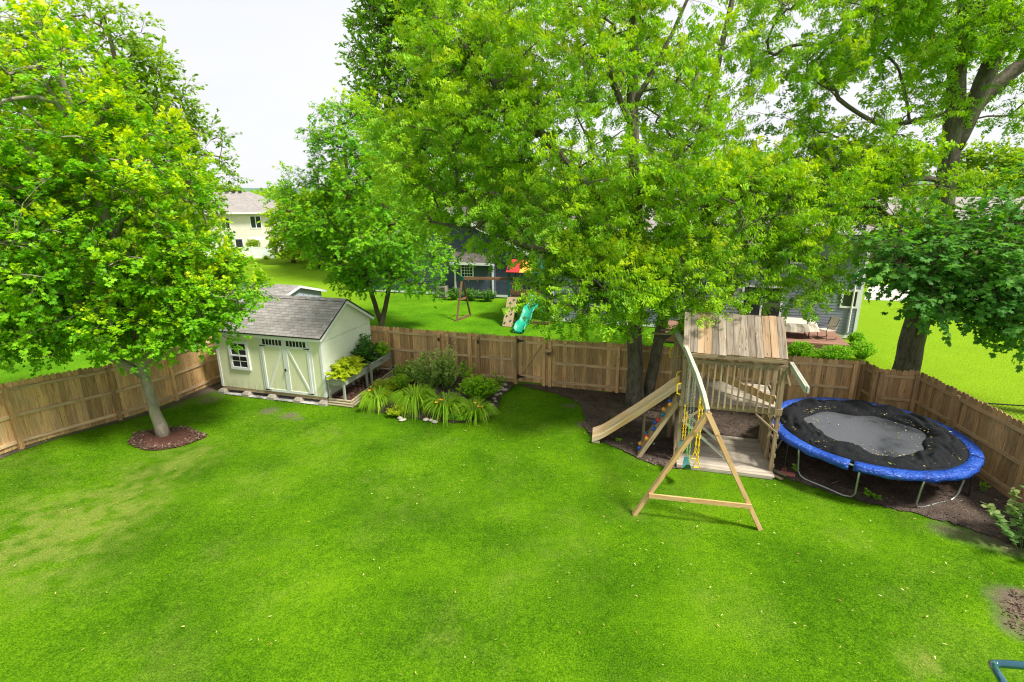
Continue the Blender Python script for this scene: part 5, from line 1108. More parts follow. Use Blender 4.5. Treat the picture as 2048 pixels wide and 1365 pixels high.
# foreground metal tube frame
q1 = atY(1982, 1327, 1.75); q2 = atY(2120, 1336, 1.65); q0 = atY(2025, 1395, 1.45)
r = empty('metal_tube_frame', (q1[0], q1[1], 0), 0, 'glossy teal metal tube bent to a corner, close by', 'metal frame'); O_ = np.array([q1[0], q1[1], 0])
def bez(a, b, c, n_=9): return [(1 - t) ** 2 * a + 2 * t * (1 - t) * b + t * t * c for t in np.linspace(0, 1, n_)]
a_ = q1 + (q2 - q1) / np.linalg.norm(q2 - q1) * .035; b_ = q1 + (q0 - q1) / np.linalg.norm(q0 - q1) * .035
m = MB(1); leg1 = [q2 + [.3, 0, -.0]] + [q2] + bez(a_, q1 - .0, b_) + [q0, q0 + np.array([.05, -.1, -.35]), np.array([q0[0] + .06, q0[1] - .3, 0])]
m.tube([p - O_ for p in leg1], .0165, 14); m.build('tube', M['tealmetal'], r, smooth=True)
m = MB(2); e_ = q2 + [.3, 0, 0]; m.tube([e_ - O_, e_ + np.array([.03, 0, -.04]) - O_, np.array([e_[0] + .04, e_[1], 0]) - O_], .0165, 14); m.build('tube', M['tealmetal'], r, smooth=True)

# ------------------------------------------------------------------ houses
H1 = np.array([16.62, 24.49, 0]); hr = empty('blue_grey_house', H1, ANG, 'two storey blue grey house with lap siding and light shingled roof', 'house')
HL = 15.0; EZ = 5.12
m = MB(1); siding(m, lambda z: (-HL, 0), .15, EZ - .02, .145, 0); m.build('front_wall', M['blue_grey'], hr)
m = MB(2); m.box((-HL / 2, 4.6, EZ / 2), (HL - .06, 9.1, EZ)); m.build('walls', M['blue_grey'], hr)
m = MB(3); m.box((-.03, -.012, EZ / 2), (.13, .05, EZ - .1)); m.box((-HL + .05, -.012, EZ / 2), (.13, .05, EZ - .1)); m.box((-HL / 2, .0, .08), (HL - .2, .03, .16)); m.build('corner_trim', M['white'], hr)
m = MB(4); oe = .45; rz_ = EZ + 2.15
roof_slab(m, (-HL - oe, -oe, EZ), (oe, -oe, EZ), (-4.6, 4.6, rz_), (-HL + 4.6, 4.6, rz_), .1)
roof_slab(m, (oe, 9.2 + oe, EZ), (-HL - oe, 9.2 + oe, EZ), (-HL + 4.6, 4.6, rz_), (-4.6, 4.6, rz_), .1)
m.add([(oe, -oe, EZ), (oe, 9.2 + oe, EZ), (-4.6, 4.6, rz_)], [(0, 1, 2)], gc=[(0, 0, 0), (10, 0, 0), (5, 5, 0)]); m.add([(-HL - oe, -oe, EZ), (-HL - oe, 9.2 + oe, EZ), (-HL + 4.6, 4.6, rz_)], [(2, 1, 0)], gc=[(0, 0, 0), (10, 0, 0), (5, 5, 0)])
m.build('roof', M['shingle_light'], hr)
m = MB(5); m.box((-HL / 2, -oe - .06, EZ - .05), (HL + 2 * oe, .11, .13)); m.build('gutter', M['white'], hr)
m = MB(6); m.box((-HL / 2, -oe / 2, EZ - .115), (HL + .5, oe - .02, .03)); m.build('soffit', M['white'], hr)
for u in (-8.79, -.35): m = MB(7); m.tube([(u, -oe, EZ - .15), (u, -.07, EZ - .5), (u, -.07, .3)], .04, 6); m.build('downspout', M['white'], hr)
for (a, b, c, d, cl) in ((-6.65, -5.7, 3.55, 4.65, 1), (-10.6, -9.75, 3.5, 4.85, 1), (-3.3, -2.3, 3.55, 4.65, 1), (-.85, -.1, 1.5, 2.4, 1), (-10.4, -9.85, .85, 1.85, 1), (-9.65, -8.95, .85, 1.85, 1), (-12.6, -11.8, .9, 1.95, 1)):
    window(hr, a, b, c, d, 0, .09, cl, 1, label=None)
w = window(hr, -5.25, -3.35, .45, 2.45, 0, .1, 2, 1, mull=.1, name='sliding_door')
dk = empty('wood_deck', yard(H1, -5, -2.9), ANG, 'red brown wooden deck against the blue grey house', 'deck')
m = MB(1)
for i in range(20): m.box((0, .03 + i * .143 + .07, .38), (8.0, .137, .035))
m.build('boards', M['deckwood'], dk)
m = MB(2); m.box((0, .02, .2), (8.0, .03, .33)); m.box((3.98, 1.44, .2), (.03, 2.8, .33)); m.build('skirt', M['deckwood'], dk)
tb_ = empty('covered_table', yard(H1, -3.2, -1.75, .40), ANG, 'patio table under a draped beige cover on the deck', 'table')
def cover(m, lx, ly, h0, hb, seed):
    n_ = 48; V = [(0, 0, h0 + .01)]; rings = [(.5, h0 + .008), (.92, h0), (1.0, h0 - .03), (1.05, (h0 + hb) / 2), (1.12, hb)]
    for k, (q, z) in enumerate(rings):
        for i in range(n_):
            a = i * 2 * math.pi / n_; c, s_ = math.cos(a), math.sin(a); e = (abs(c) ** 4 + abs(s_) ** 4) ** -.25; w = 1 + (.05 * math.sin(a * 11 + seed) if k > 2 else 0); V.append((lx * c * e * q * w, ly * s_ * e * q * w, z + (.03 * math.sin(a * 5) if k > 3 else 0)))
    F = [(0, 1 + i, 1 + (i + 1) % n_) for i in range(n_)]
    for k in range(len(rings) - 1):
        for i in range(n_): a = 1 + k * n_; F.append((a + i, a + n_ + i, a + n_ + (i + 1) % n_, a + (i + 1) % n_))
    m.add(V, F)
m = MB(1); cover(m, .98, .58, .76, .36, 1); m.build('cover', M['canvas'], tb_, smooth=False)
for sx in (-.7, .7):
    for sy in (-.35, .35): m = MB(2); m.tube([(sx, sy, 0), (sx, sy, .7)], .025, 6); m.build('leg', M['black'], tb_)
ch = empty('patio_chair', yard(H1, -1.75, -1.9, .40), ANG + .5, 'pale mesh patio chair with curved metal legs beside covered table', 'chair')
m = MB(1); m.box((0, 0, .42), (.5, .5, .04)); m.build('seat', M['canvas'], ch)
m = MB(2); m.beam((.24, 0, .44), (.42, 0, 1.0), .5, .03, up=(1, 0, .3)); m.build('backrest', M['canvas'], ch)
for sy in (-.26, .26): m = MB(3); m.tube([(.38, sy, .95), (.26, sy, .62), (-.2, sy, .62), (-.26, sy, .4), (-.2, sy, .02), (.3, sy, .02), (.34, sy, .1)], .016, 6); m.build('leg', M['black'], ch)
for i, (x, y, R_, h_, lb) in enumerate(((1600, 716, (.62, .5), .85, 'round green bush by deck nearest the play tower'), (1668, 722, (.85, .55), .8, 'wide low green bush in the middle before the deck'), (1722, 716, (.62, .55), .85, 'green bush at the deck corner beside the open lawn'), (1712, 690, (.4, .4), .7, 'small green bush at the house corner'))):
    p = at(x, y, 0); leafy('bush', (p[0], p[1], -.04), R_, h_, 4200, M['l_bed'], lb, 'bush', leaf=.06, seed=80 + i, stems=150, young=.15, irregular=.15, group='bushes around the deck', tpl=T_OVAL)
bx = at(1318, 638, 0); o = MB(1); o.box((0, 0, .35), (.5, .45, .7), tz=1.1); o.box((0, 0, .73), (.6, .54, .06)); o = o.build('storage_bin', M['darkpaint'], None, loc=(bx[0], bx[1], 0), rz=ANG); tag(o, 'dark lidded bin standing by the house wall behind big trunk', 'bin')

H2 = np.array([-4.64, 36.8, 0]); hm = empty('dark_blue_house', H2, ANG, 'dark blue house with lap siding, gable and small window bay', 'house')
def g2(z, e=2.55, x0=-7.15, x1=7.2, pk=5.95): 
    if z <= e: return (x0, x1)
    t = (z - e) / (pk - e); c = (x0 + x1) / 2; return (x0 + (c - x0) * t, x1 + (c - x1) * t)
m = MB(1); siding(m, g2, .12, 5.9, .16, 0); m.build('gable_wall', M['blue_dark'], hm)
m = MB(2); m.prism([(-7.1, .03, 0), (7.15, .03, 0), (7.15, .03, 2.5), (.02, .03, 5.85), (-7.1, .03, 2.5)], (0, 12, 0)); m.build('walls', M['blue_dark'], hm)
m = MB(3); roof_slab(m, (-7.65, -.4, 2.36), (-7.65, 12.4, 2.36), (.02, 12.4, 6.05), (.02, -.4, 6.05), .1); roof_slab(m, (7.7, 12.4, 2.36), (7.7, -.4, 2.36), (.02, -.4, 6.05), (.02, 12.4, 6.05), .1); m.build('roof', M['shingle_dark'], hm)
m = MB(4); m.beam((-7.68, -.43, 2.28), (.02, -.43, 5.97), .05, .2); m.beam((7.73, -.43, 2.28), (.02, -.43, 5.97), .05, .2); m.build('rake_board', M['white'], hm)
m = MB(5); m.box((-7.1, -.015, 1.3), (.14, .05, 2.4)); m.box((0, -.012, .1), (14.2, .03, .16)); m.build('corner_trim', M['white'], hm)
m = MB(6); siding(m, lambda z: (.95, 3.75), .35, 2.42, .16, -.6); m.box((2.35, -.3, 1.2), (2.78, .58, 2.3)); m.build('bay', M['blue_dark'], hm)
m = MB(7); roof_slab(m, (.75, -.95, 2.45), (3.95, -.95, 2.45), (3.95, 0, 3.1), (.75, 0, 3.1), .08); m.build('bay_roof', M['shingle_dark'], hm)
m = MB(8); m.box((2.35, -.98, 2.38), (3.2, .04, .16)); m.box((.99, -.63, 1.35), (.12, .05, 2.0)); m.box((3.71, -.63, 1.35), (.12, .05, 2.0)); m.build('bay_trim', M['white'], hm)
window(hm, 1.4, 2.35, 1.4, 2.35, -.6, .09, 4, 4, mull=.035, label='small square window with white grid in the bay')
p = yard(H2, .05, -.75); r = empty('air_conditioner', p, ANG, 'beige air conditioner unit standing before the dark blue house', 'air conditioner'); m = MB(1); m.box((0, 0, .4), (.68, .62, .76)); m.build('casing', M['vent'], r)
m = MB(2)
for i in range(9): m.box((0, -.318, .12 + i * .07), (.58, .012, .02))
m.build('louvres', M['darkpaint'], r); m = MB(3); m.lathe([(.28, 0), (.28, .03), (.02, .035)], (0, 0, .78), 14); m.build('fan_grille', M['black'], r)
for i, (u, R_, lb) in enumerate(((1.2, (.65, .4), 'dark low shrub beside the air conditioner'), (2.4, (.75, .4), 'dark low shrub beneath the gridded window'), (3.6, (.7, .4), 'dark low shrub at the far end under the bay'))):
    leafy('foundation_shrub', yard(H2, u, -1.35), R_, .85, 1500, M['l_dark'], lb, 'shrub', leaf=.08, seed=90 + i, stems=60, irregular=.15, group='shrubs under the bay window')
# shed behind the shed
S2 = yard(SP, 0, 5.6); pk = atY(594, 570, 23.3); er = atY(640, 589, 23.6)
s2 = empty('neighbour_shed', (pk[0], pk[1], 0), ANG - .05, 'blue grey neighbouring shed with shingled roof behind the yellow shed', 'shed'); hz, ez = pk[2] - .05, er[2]
hwid = 1.55
m = MB(1); m.prism([(0, -hwid, 0), (0, hwid, 0), (0, hwid, ez - .05), (0, 0, hz - .08), (0, -hwid, ez - .05)], (-3.6, 0, 0)); m.build('walls', M['grey_siding'], s2)
m = MB(2)
for i in range(9): y = -hwid + .17 + i * .34; m.box((.003, y, 1.2 + (hz - ez) * (1 - abs(y) / hwid) / 2), (.012, .02, 2.35 + (hz - ez) * (1 - abs(y) / hwid) - .1))
m.build('batten', M['blue_grey'], s2)
m = MB(3); sl2 = (hz - ez) / hwid
roof_slab(m, (-3.75, -hwid - .15, ez - .15 * sl2 + .03), (.15, -hwid - .15, ez - .15 * sl2 + .03), (.15, 0, hz + .03), (-3.75, 0, hz + .03), .05); roof_slab(m, (.15, hwid + .15, ez - .15 * sl2 + .03), (-3.75, hwid + .15, ez - .15 * sl2 + .03), (-3.75, 0, hz + .03), (.15, 0, hz + .03), .05); m.build('roof', M['shingle'], s2)
m = MB(4)
for sg in (-1, 1): m.beam((.165, sg * (hwid + .18), ez - .18 * sl2 - .03), (.165, 0, hz - .03), .025, .1)
m.box((.0, hwid + .008, 1.1), (.1, .02, 2.1)); m.build('fascia', M['white'], s2)
# cream house far off
HY = 66.0; c_ = atY(553, 470, HY); e_ = atY(540, 424, HY); gz_ = -1.2
hc = empty('cream_house', (c_[0], HY, 0), .12, 'cream two storey house with hipped shingle roof far beyond', 'house')
m = MB(1); m.box((-7.5, 5, (4.9 + gz_) / 2), (15, 10, 4.9 - gz_)); m.build('walls', M['cream'], hc)
ez = e_[2]; m = MB(2); roof_slab(m, (-15.6, -.6, ez), (.6, -.6, ez), (-4.2, 5, ez + 2.4), (-11, 5, ez + 2.4), .15); roof_slab(m, (.6, 10.6, ez), (-15.6, 10.6, ez), (-11, 5, ez + 2.4), (-4.2, 5, ez + 2.4), .15)
m.add([(.6, -.6, ez), (.6, 10.6, ez), (-4.2, 5, ez + 2.4)], [(0, 1, 2)], gc=[(0, 0, 0), (9, 0, 0), (4, 5, 0)]); m.add([(-15.6, -.6, ez), (-15.6, 10.6, ez), (-11, 5, ez + 2.4)], [(2, 1, 0)], gc=[(0, 0, 0), (9, 0, 0), (4, 5, 0)])
m.build('roof', M['shingle_light'], hc); m = MB(3); m.box((-7.5, -.62, ez - .1), (16.2, .05, .2)); m.build('fascia', M['white'], hc)
for x in (-5.2, -6.0, -6.8): m = MB(3); m.box((x, 4.6, ez + 2.42), (.35, .35, .2)); m.build('roof_vent', M['darkpaint'], hc)
for a, b, c, d in ((-2.9, -1.55, 2.95, 4.5), (-.85, -.3, .5, 1.6), (-5, -4, .3, 1.8), (-6.3, -5.2, 2.95, 4.3)): window(hc, a, b, c, d, 0, .1, 2 if b - a > 1 else 1, 1, mull=.1)
vf = at(549, 517, -.05); 
r = empty('vinyl_fence', (vf[0], vf[1], -.05), .0, 'white vinyl privacy fence before the cream house', 'fence')
m = MB(1)
for i in range(40): m.box((-.1 - i * .2, 0, .62), (.19, .04, 1.15))
m.build('panel', M['vinyl'], r)
m = MB(2); m.box((-4, -.0, 1.24), (8.2, .08, .08)); m.box((-4, -.0, .06), (8.2, .08, .1)); m.build('rail', M['vinyl'], r)
for i in range(4): m = MB(2); m.box((-.0 - i * 2.4, 0, .68), (.14, .14, 1.36)); m.build('post', M['vinyl'], r)
g1 = atY(523, 497, 62.5); g0 = atY(495, 478, 62.5)
o = MB(1); o.prism([(0, 0, 0), (g1[0] - g0[0], 0, 0), (g1[0] - g0[0], 0, g0[2] - .15), (0, 0, g0[2] + .15)], (0, 2.5, 0)); o.box(((g1[0] - g0[0]) / 2, -.03, .9), (.08, .04, 1.7)); o = o.build('small_outbuilding', M['cream'], None, loc=(g0[0], 62.5, -.05)); tag(o, 'small pale grey outbuilding behind the white vinyl fence', 'outbuilding')
for i, (x, y, lb) in enumerate(((500, 521, 'small round bush before the white vinyl fence, hidden partly by maple'), (533, 519, 'small round bush before the vinyl fence on open lawn'))):
    p = at(x, y, -.05); leafy('bush', p, (.45, .4), .5, 500, M['l_yel'], lb, 'bush', leaf=.12, seed=96 + i, stems=40, group='small bushes at the vinyl fence')
# grill on the cream house patio
p = atY(541, 474, 64.5); r = empty('patio_grill', (p[0], 64.5, -.05), 0, 'dark grill and patio things beside the cream house', 'grill'); m = MB(1); m.box((0, 0, .5), (1.1, .5, .9)); m.build('cabinet', M['darkpaint'], r); m = MB(2); m.lathe([(.5, .95), (.45, 1.2), (.2, 1.32)], (0, 0, 0), 12); m.build('lid', M['black'], r)
# pinkish house on the far side of the drive
p0 = atY(1775, 540, 52); r = empty('tan_house', (p0[0], 52, 0), -.1, 'dusty tan house with pale roof across the driveway', 'house'); ez = atY(1920, 436, 52)[2]
m = MB(1); m.box((9, 4, ez / 2), (18, 8, ez)); m.build('walls', M['brown_wall'], r); m = MB(2); roof_slab(m, (-.5, -.5, ez), (18.5, -.5, ez), (18.5, 4, ez + 1.9), (-.5, 4, ez + 1.9), .12); roof_slab(m, (18.5, 8.5, ez), (-.5, 8.5, ez), (-.5, 4, ez + 1.9), (18.5, 4, ez + 1.9), .12); m.build('roof', M['shingle_light'], r); m = MB(3); m.box((9, -.54, ez - .08), (19, .05, .16)); m.build('gutter', M['white'], r)
for a in (1.2, 6, 12): window(r, a, a + 1.3, 1.0, 2.3, 0, .1, 2, 1)
flatz = lambda x, y: np.full(np.shape(x), -.05)
sheet('driveway', [at(1728, 600, -.05), at(1738, 571, -.05), at(1800, 570, -.05), at(2120, 566, -.05), at(2140, 600, -.05), at(1800, 603, -.05)], .012, M['road'], 'pale concrete driveway beside the blue grey house', 'driveway', flatz, 2.0)
# distant playset
q = at(1003, 653, -.05); ps = empty('playset', (q[0], q[1], -.05), ANG, 'brown and green playset with wavy slide on neighbouring lawn', 'playset')
def LQ(p): d = np.array(p, float) - [q[0], q[1], -.05]; return np.array([d @ E1, d @ E2, d[2]])
fa = LQ(at(913, 643, -.05)); fb = LQ(at(941, 632, -.05)); apx = (fa + fb) / 2; apx[2] = 2.35
m = MB(1); m.beam(fa, apx, .09, .09, up=(0, -1, 0)); m.build('leg', M['brownplay'], ps); m = MB(1); m.beam(fb, apx, .09, .09, up=(0, -1, 0)); m.build('leg', M['brownplay'], ps)
m = MB(2); m.beam(fa + [0, 0, .06], fb + [0, 0, .06], .08, .12); m.beam(fa * .5 + apx * .5, fb * .5 + apx * .5, .05, .1); m.build('crossbar', M['brownplay'], ps)
tw0 = np.array([.3, 1.7, 0]); bend = tw0 + [-.1, 0, 2.35]
m = MB(3); m.beam(apx, bend, .09, .16); m.build('beam', M['brownplay'], ps); m = MB(4); m.box(apx, (.2, .2, .22)); m.build('beam_bracket', M['darkgreen'], ps)
for i in range(5): c = apx + (bend - apx) * (.12 + .18 * i); m = MB(5); m.tube([c - [0, 0, .08], c - [0, 0, .2]], .02, 5); m.build('swing_hook', M['chain'], ps)
for x in (.15, 2.1):
    for y in (1.0, 2.4): m = MB(6); m.box((x, y, 1.55), (.1, .1, 3.1)); m.build('post', M['darkgreen'], ps)
m = MB(7); m.box((1.12, 1.7, 1.4), (1.95, 1.4, .1)); m.build('deck', M['brownplay'], ps)
m = MB(8); m.box((1.12, 1.0, 2.2), (1.95, .05, .1)); m.box((1.12, 1.0, 1.75), (1.95, .04, .3)); m.build('railing', M['brownplay'], ps)
m = MB(9); m.beam((.35, -.1, .02), (.35, .98, 1.45), .55, .04, up=(0, -1, 1)); m.build('rock_wall', M['oldwood'], ps)
for i, (x, t) in enumerate(((.2, .12), (.5, .2), (.25, .35), (.48, .42), (.22, .52), (.5, .62), (.3, .8), (.5, .9))): m = MB(i); c = np.array([x, -.1 + 1.08 * t, .02 + 1.43 * t]) + [0, -.04, .03]; m.lathe([(.03, -.03), (.06, 0), (.03, .04)], c, 7); m.build('rock_hold', M['darkgreen'], ps)
for i, (c_, k_) in enumerate((((.0, .75), 'red'), ((.75, 1.4), 'orange'), ((1.4, 2.25), 'darkgreen'))):
    for sy in (1, -1):
        m = MB(10); roof_slab(m, *(((c_[0] + .02, .85, 2.85), (c_[1], .85, 2.85), (c_[1], 1.7, 3.45), (c_[0] + .02, 1.7, 3.45)) if sy > 0 else ((c_[1], 2.55, 2.85), (c_[0] + .02, 2.55, 2.85), (c_[0] + .02, 1.7, 3.45), (c_[1], 1.7, 3.45))), .03); m.build('canopy_panel', M[k_], ps)
sb = LQ(at(1037, 668, -.05)); st_ = np.array([1.7, .95, 1.5]); V = []; n_ = 26; d = st_ - sb; L2 = np.linalg.norm(d[:2]); ux = np.array([d[0] / L2, d[1] / L2, 0]); uy = np.array([-ux[1], ux[0], 0])
m = MB(11)
for i in range(n_ + 1):
    t = i / n_; z = .12 + (1.5 - .12) * (t ** 1.05) + .09 * math.sin(t * 14)
    c = sb + ux * L2 * t; c[2] = 0
    for w_, dz in ((-.32, .14), (-.27, .14), (-.2, .0), (.2, .0), (.27, .14), (.32, .14), (.3, -.05), (-.3, -.05)): V.append(c + uy * w_ + E3 * (z + dz))
F = [(i * 8 + j, i * 8 + (j + 1) % 8, (i + 1) * 8 + (j + 1) % 8, (i + 1) * 8 + j) for i in range(n_) for j in range(8)]; m.add(V, F); m.build('wavy_slide', M['greenplay'], ps, smooth=True)
m = MB(12); m.box((1.3, .9, .1), (2.2, .09, .14)); m.box((2.4, 1.7, .1), (.09, 1.6, .14)); m.build('ground_frame', M['brownplay'], ps)
# ------------------------------------------------------------------ trees
mb_ = (-10.42, 14.28, float(gz(-10.4, 14.3)) - .02)
make_tree('maple_tree', mb_, [([mb_, (-10.5, 14.28, .9), (-10.62, 14.3, 2.0), (-10.6, 14.25, 2.6), (-10.6, 14.3, 5), (-10.8, 14.2, 8), (-11.2, 14.2, 11)], .15, .02),
    ([(-10.6, 14.3, 1.95), (-11.1, 14.1, 2.55), (-11.9, 13.9, 3.2), (-13.2, 13.8, 4.4), (-14, 13.6, 6)], .11, .03), ([(-10.6, 14.3, 2.2), (-10.3, 14.4, 2.9), (-9.5, 14.3, 4.0), (-8.6, 14.2, 5.2)], .09, .02), ([(-10.6, 14.3, 2.9), (-10.9, 13.6, 3.7), (-11.3, 12.7, 5.2)], .07, .02), ([(-10.6, 14.3, 2.9), (-10.3, 15.2, 4.0), (-10, 16.4, 6)], .07, .02)],
    [((-11.5, 14.3, 6.0), (3.35, 3.4, 3.1), 3.2), ((-11.9, 14.2, 8.9), (2.2, 2.4, 2.7), 1.3), ((-13.4, 13.6, 5.2), (2.8, 2.6, 2.8), 1.2), ((-9.3, 14.4, 4.7), (1.7, 2.0, 1.8), .8), ((-12.9, 13.8, 4.1), (2.8, 2.0, 1.3), .9), ((-14.6, 13.8, 5.5), (2.4, 2.4, 3.0), .6), ((-9.9, 14.0, 3.6), (2.0, 1.8, .9), .5), ((-8.3, 14.5, 4.3), (1.2, 1.5, .9), .35), ((-13.6, 13.8, 8.6), (2.2, 2.2, 2.8), .6), ((-9.8, 14.4, 7.6), (1.5, 1.7, 1.6), .4)], 1150, M['l_maple'], M['bark_grey'],
    'young maple with yellow green leaf tips standing in the mulch ring', seed=11, K=8, Mn=20, tw=.58, leaf=.103, tpl=T_MAPLE, up=.5, flat=.8, droop=.25, young=1.35, ytop=.25, shell=.42, minz=2.35, cull=.12)
FK = 1.13
def fk(L): return [([(x * FK, y * FK, max(-.05, 7 - (7 - z) * FK)) for x, y, z in P], r0, r1) for P, r0, r1 in L]
b = (-6.2 * FK, 24.0 * FK, -.05)
make_tree('forked_tree', b, fk([([(-6.2, 24, .8), (-6.15, 24, 1.1), (-6.0, 24, 1.6), (-5.7, 24, 2.5), (-5.6, 24, 4.5), (-5.6, 24, 7.5)], .14, .03), ([(-6.15, 24, 1.1), (-6.4, 24, 2.0), (-6.7, 24.1, 3.5), (-7.2, 24, 6), (-7.1, 24, 9.5)], .13, .03), ([(-6.9, 24, 3.3), (-7.9, 23.8, 4.1), (-9, 24, 5.2)], .05, .02)]),
    [((c[0] * FK, c[1] * FK, 7 - (7 - c[2]) * FK), tuple(q * 1.08 for q in r), w) for c, r, w in [((-6.4, 24, 5.8), (3.3, 3.0, 3.1), 3), ((-6.8, 24, 9.0), (1.7, 1.8, 2.2), 1.0), ((-9.0, 24, 6.2), (1.4, 1.4, 2.1), .7), ((-4.3, 23.6, 4.0), (1.6, 1.7, 1.5), .6), ((-7.2, 23.9, 3.7), (1.3, 1.5, 1.0), .25)]], 640, M['l_gum'], M['bark_brown'],
    'forked tree with star shaped leaves just behind the cedar fence', seed=22, K=7, Mn=12, tw=.72, leaf=.155, tpl=T_STAR, up=.3, flat=.9, droop=.5, young=.75, shell=.45, minz=1.9, tint=(0, 1), cull=.12)
FS = .96
def fs(L): return [([(x * FS, y * FS, -.03 if z < .1 else 7 - (7 - z) * FS) for x, y, z in P], r0, r1) for P, r0, r1 in L]
b = (4.35 * FS, 17.3 * FS, -.03)
make_tree('big_shade_tree', b, fs([([(4.35, 17.3, 0), (4.3, 17.3, .9), (4.25, 17.4, 2), (4.15, 17.4, 4), (4.1, 17.5, 6.2), (3.8, 17.5, 9), (3.65, 17.5, 12.5), (3.6, 17.5, 15.5)], .27, .09),
    ([(4.82, 17.55, -.02), (4.98, 17.6, .8), (5.15, 17.7, 2.0), (5.35, 17.7, 3.6), (5.5, 17.8, 6), (6.2, 18, 9), (6.8, 18, 13)], .2, .07),
    ([(5.05, 17.7, 1.85), (5.5, 17.4, 2.3), (6.1, 17.2, 2.75), (7.0, 17.0, 3.6), (8, 16.6, 4.8)], .09, .03),
    ([(4.12, 17.4, 5.4), (3.0, 17.1, 6.6), (1.2, 16.8, 8.4), (-.6, 16.6, 10.2), (-1.8, 16.4, 11.6)], .11, .03), ([(3.9, 17.5, 8.8), (3.1, 17.2, 10), (2.5, 17, 12), (2.1, 17, 14)], .11, .04), ([(4.0, 17.4, 4.4), (2.4, 16.9, 4.9), (.6, 16.4, 5.3), (-1, 16.2, 6)], .08, .02),
    ([(4.1, 17.4, 3.2), (3.3, 16.6, 3.8), (2.6, 15.4, 4.4), (2.0, 14.6, 4.5)], .07, .02), ([(5.5, 17.8, 5.6), (7, 17.4, 6.6), (9, 17, 7.8), (11, 17, 8.6)], .1, .03), ([(5.4, 17.7, 4.5), (6.2, 16.4, 5.2), (7.2, 15.2, 5.5)], .07, .02), ([(3.8, 17.4, 9.5), (4.6, 17.2, 11), (5.4, 17, 13)], .09, .03)]),
    [((c[0] * FS, c[1] * FS, 7 - (7 - c[2]) * FS), r, w) for c, r, w in [((2.6, 18.0, 8.8), (4.8, 4.4, 4.6), 3.0), ((2.6, 17.9, 12.6), (4.4, 4.2, 3.4), 1.4), ((-1.2, 17, 8.2), (2.6, 2.4, 3.2), 1.1), ((1.3, 15.6, 6.2), (1.9, 1.7, 1.2), .4), ((6.6, 16.2, 6.3), (3.1, 2.2, 1.6), .75), ((9.2, 17, 6.6), (2.5, 2.1, 1.8), .55), ((2.2, 14.6, 4.4), (1.5, 1.1, .9), .3), ((5.2, 14.8, 4.5), (1.8, 1.2, .8), .5), ((8.4, 16.0, 4.8), (1.8, 1.3, .9), .35), ((2.9, 14.8, 4.3), (1.2, 1.0, .7), .2), ((-1.0, 17.4, 11.8), (2.2, 2.4, 2.4), .5)]], 780, M['l_ash'], M['bark_dark'],
    'large double trunked shade tree growing at the fence behind the slide', seed=33, K=7, Mn=9, tw=.85, leaf=.27, avoid=True, tpl=T_SPRAY, up=.2, flat=1.0, droop=.28, young=.8, ytop=.4, shell=.35, minz=2.9, cull=.1, twig_r=.005)
b = (13.9, 17.5, -.05)
make_tree('old_tree', b, [([b, (13.9, 17.5, 1), (13.95, 17.5, 3), (14.0, 17.5, 6.5), (13.8, 17.5, 9), (13.5, 17.5, 11), (13.3, 17.5, 14)], .42, .18), ([(13.9, 17.5, 8.2), (14.3, 17.5, 9.4), (14.6, 17.5, 10.8), (14.5, 17.4, 12.6), (14.4, 17.4, 15)], .28, .18), ([(14.3, 17.5, 9.4), (15.0, 17.5, 10.2), (16.4, 17.4, 11.3), (18, 17.3, 12.8)], .24, .14),
    ([(13.75, 17.5, 9.3), (12.6, 17.3, 9.0), (11.2, 17.2, 8.8), (9.8, 17, 9.6)], .07, .03), ([(13.5, 17.5, 10.6), (12.6, 17.4, 11.2), (12.0, 17.3, 12.0), (11.0, 17.2, 12.3)], .1, .04), ([(13.9, 17.5, 7.2), (12.6, 17.0, 7.4), (11, 16.5, 6.6), (9.6, 16.2, 6.2)], .07, .02)],
    [((12.8, 17.3, 12.6), (3.4, 3.2, 2.6), 1.5), ((10.6, 17.0, 8.9), (2.9, 2.4, 2.0), .4), ((15.6, 17.3, 11.8), (3.0, 2.6, 3), .45), ((11.2, 16.6, 6.6), (2.3, 1.9, 1.3), .55), ((9.0, 17.2, 11.6), (2.6, 2.4, 1.8), .7)], 330, M['l_ash'], M['bark_dark'],
    'tall thick trunked tree beyond the fence corner with steep limbs', seed=44, K=6, Mn=9, tw=.85, leaf=.28, tpl=T_SPRAY, up=.2, flat=1.0, droop=.35, young=.6, shell=.3, minz=4.6, cull=.12)
b = (17.5, 15.2, -.05)
make_tree('dark_maple_tree', b, [([b, (17.5, 15.2, 2), (17.3, 15.2, 5), (17.2, 15, 8)], .3, .08), ([(17.4, 15.2, 2.6), (15.6, 14.8, 3.6), (13.6, 14.4, 4.3), (11.6, 14.2, 4.8)], .12, .02), ([(17.3, 15.2, 4), (15.5, 14.6, 5.4), (13.6, 14.2, 6.4)], .1, .02), ([(17.4, 15.2, 3), (16, 13.8, 3.6), (14.4, 12.8, 3.9)], .08, .02)],
    [((14.6, 14.4, 5.2), (3.3, 2.4, 1.5), 2), ((16.8, 14.8, 6.6), (3.2, 2.6, 2.2), 1.2), ((12.4, 14.3, 4.6), (2.0, 1.7, 1.1), .9), ((14.8, 13.6, 3.7), (2.6, 1.5, .9), .9), ((11.0, 14.4, 5.4), (1.3, 1.2, .8), .3)], 520, M['l_dark'], M['bark_brown'],
    'dark leaved maple with broad lobed leaves reaching over the fence corner', seed=55, K=7, Mn=10, tw=.75, leaf=.165, tpl=T_MAPLE, up=.2, flat=.6, droop=.35, young=.25, shell=.4, minz=2.9, nup=1.2, cull=.12)
b = (-17.6, 26.5, -.05)
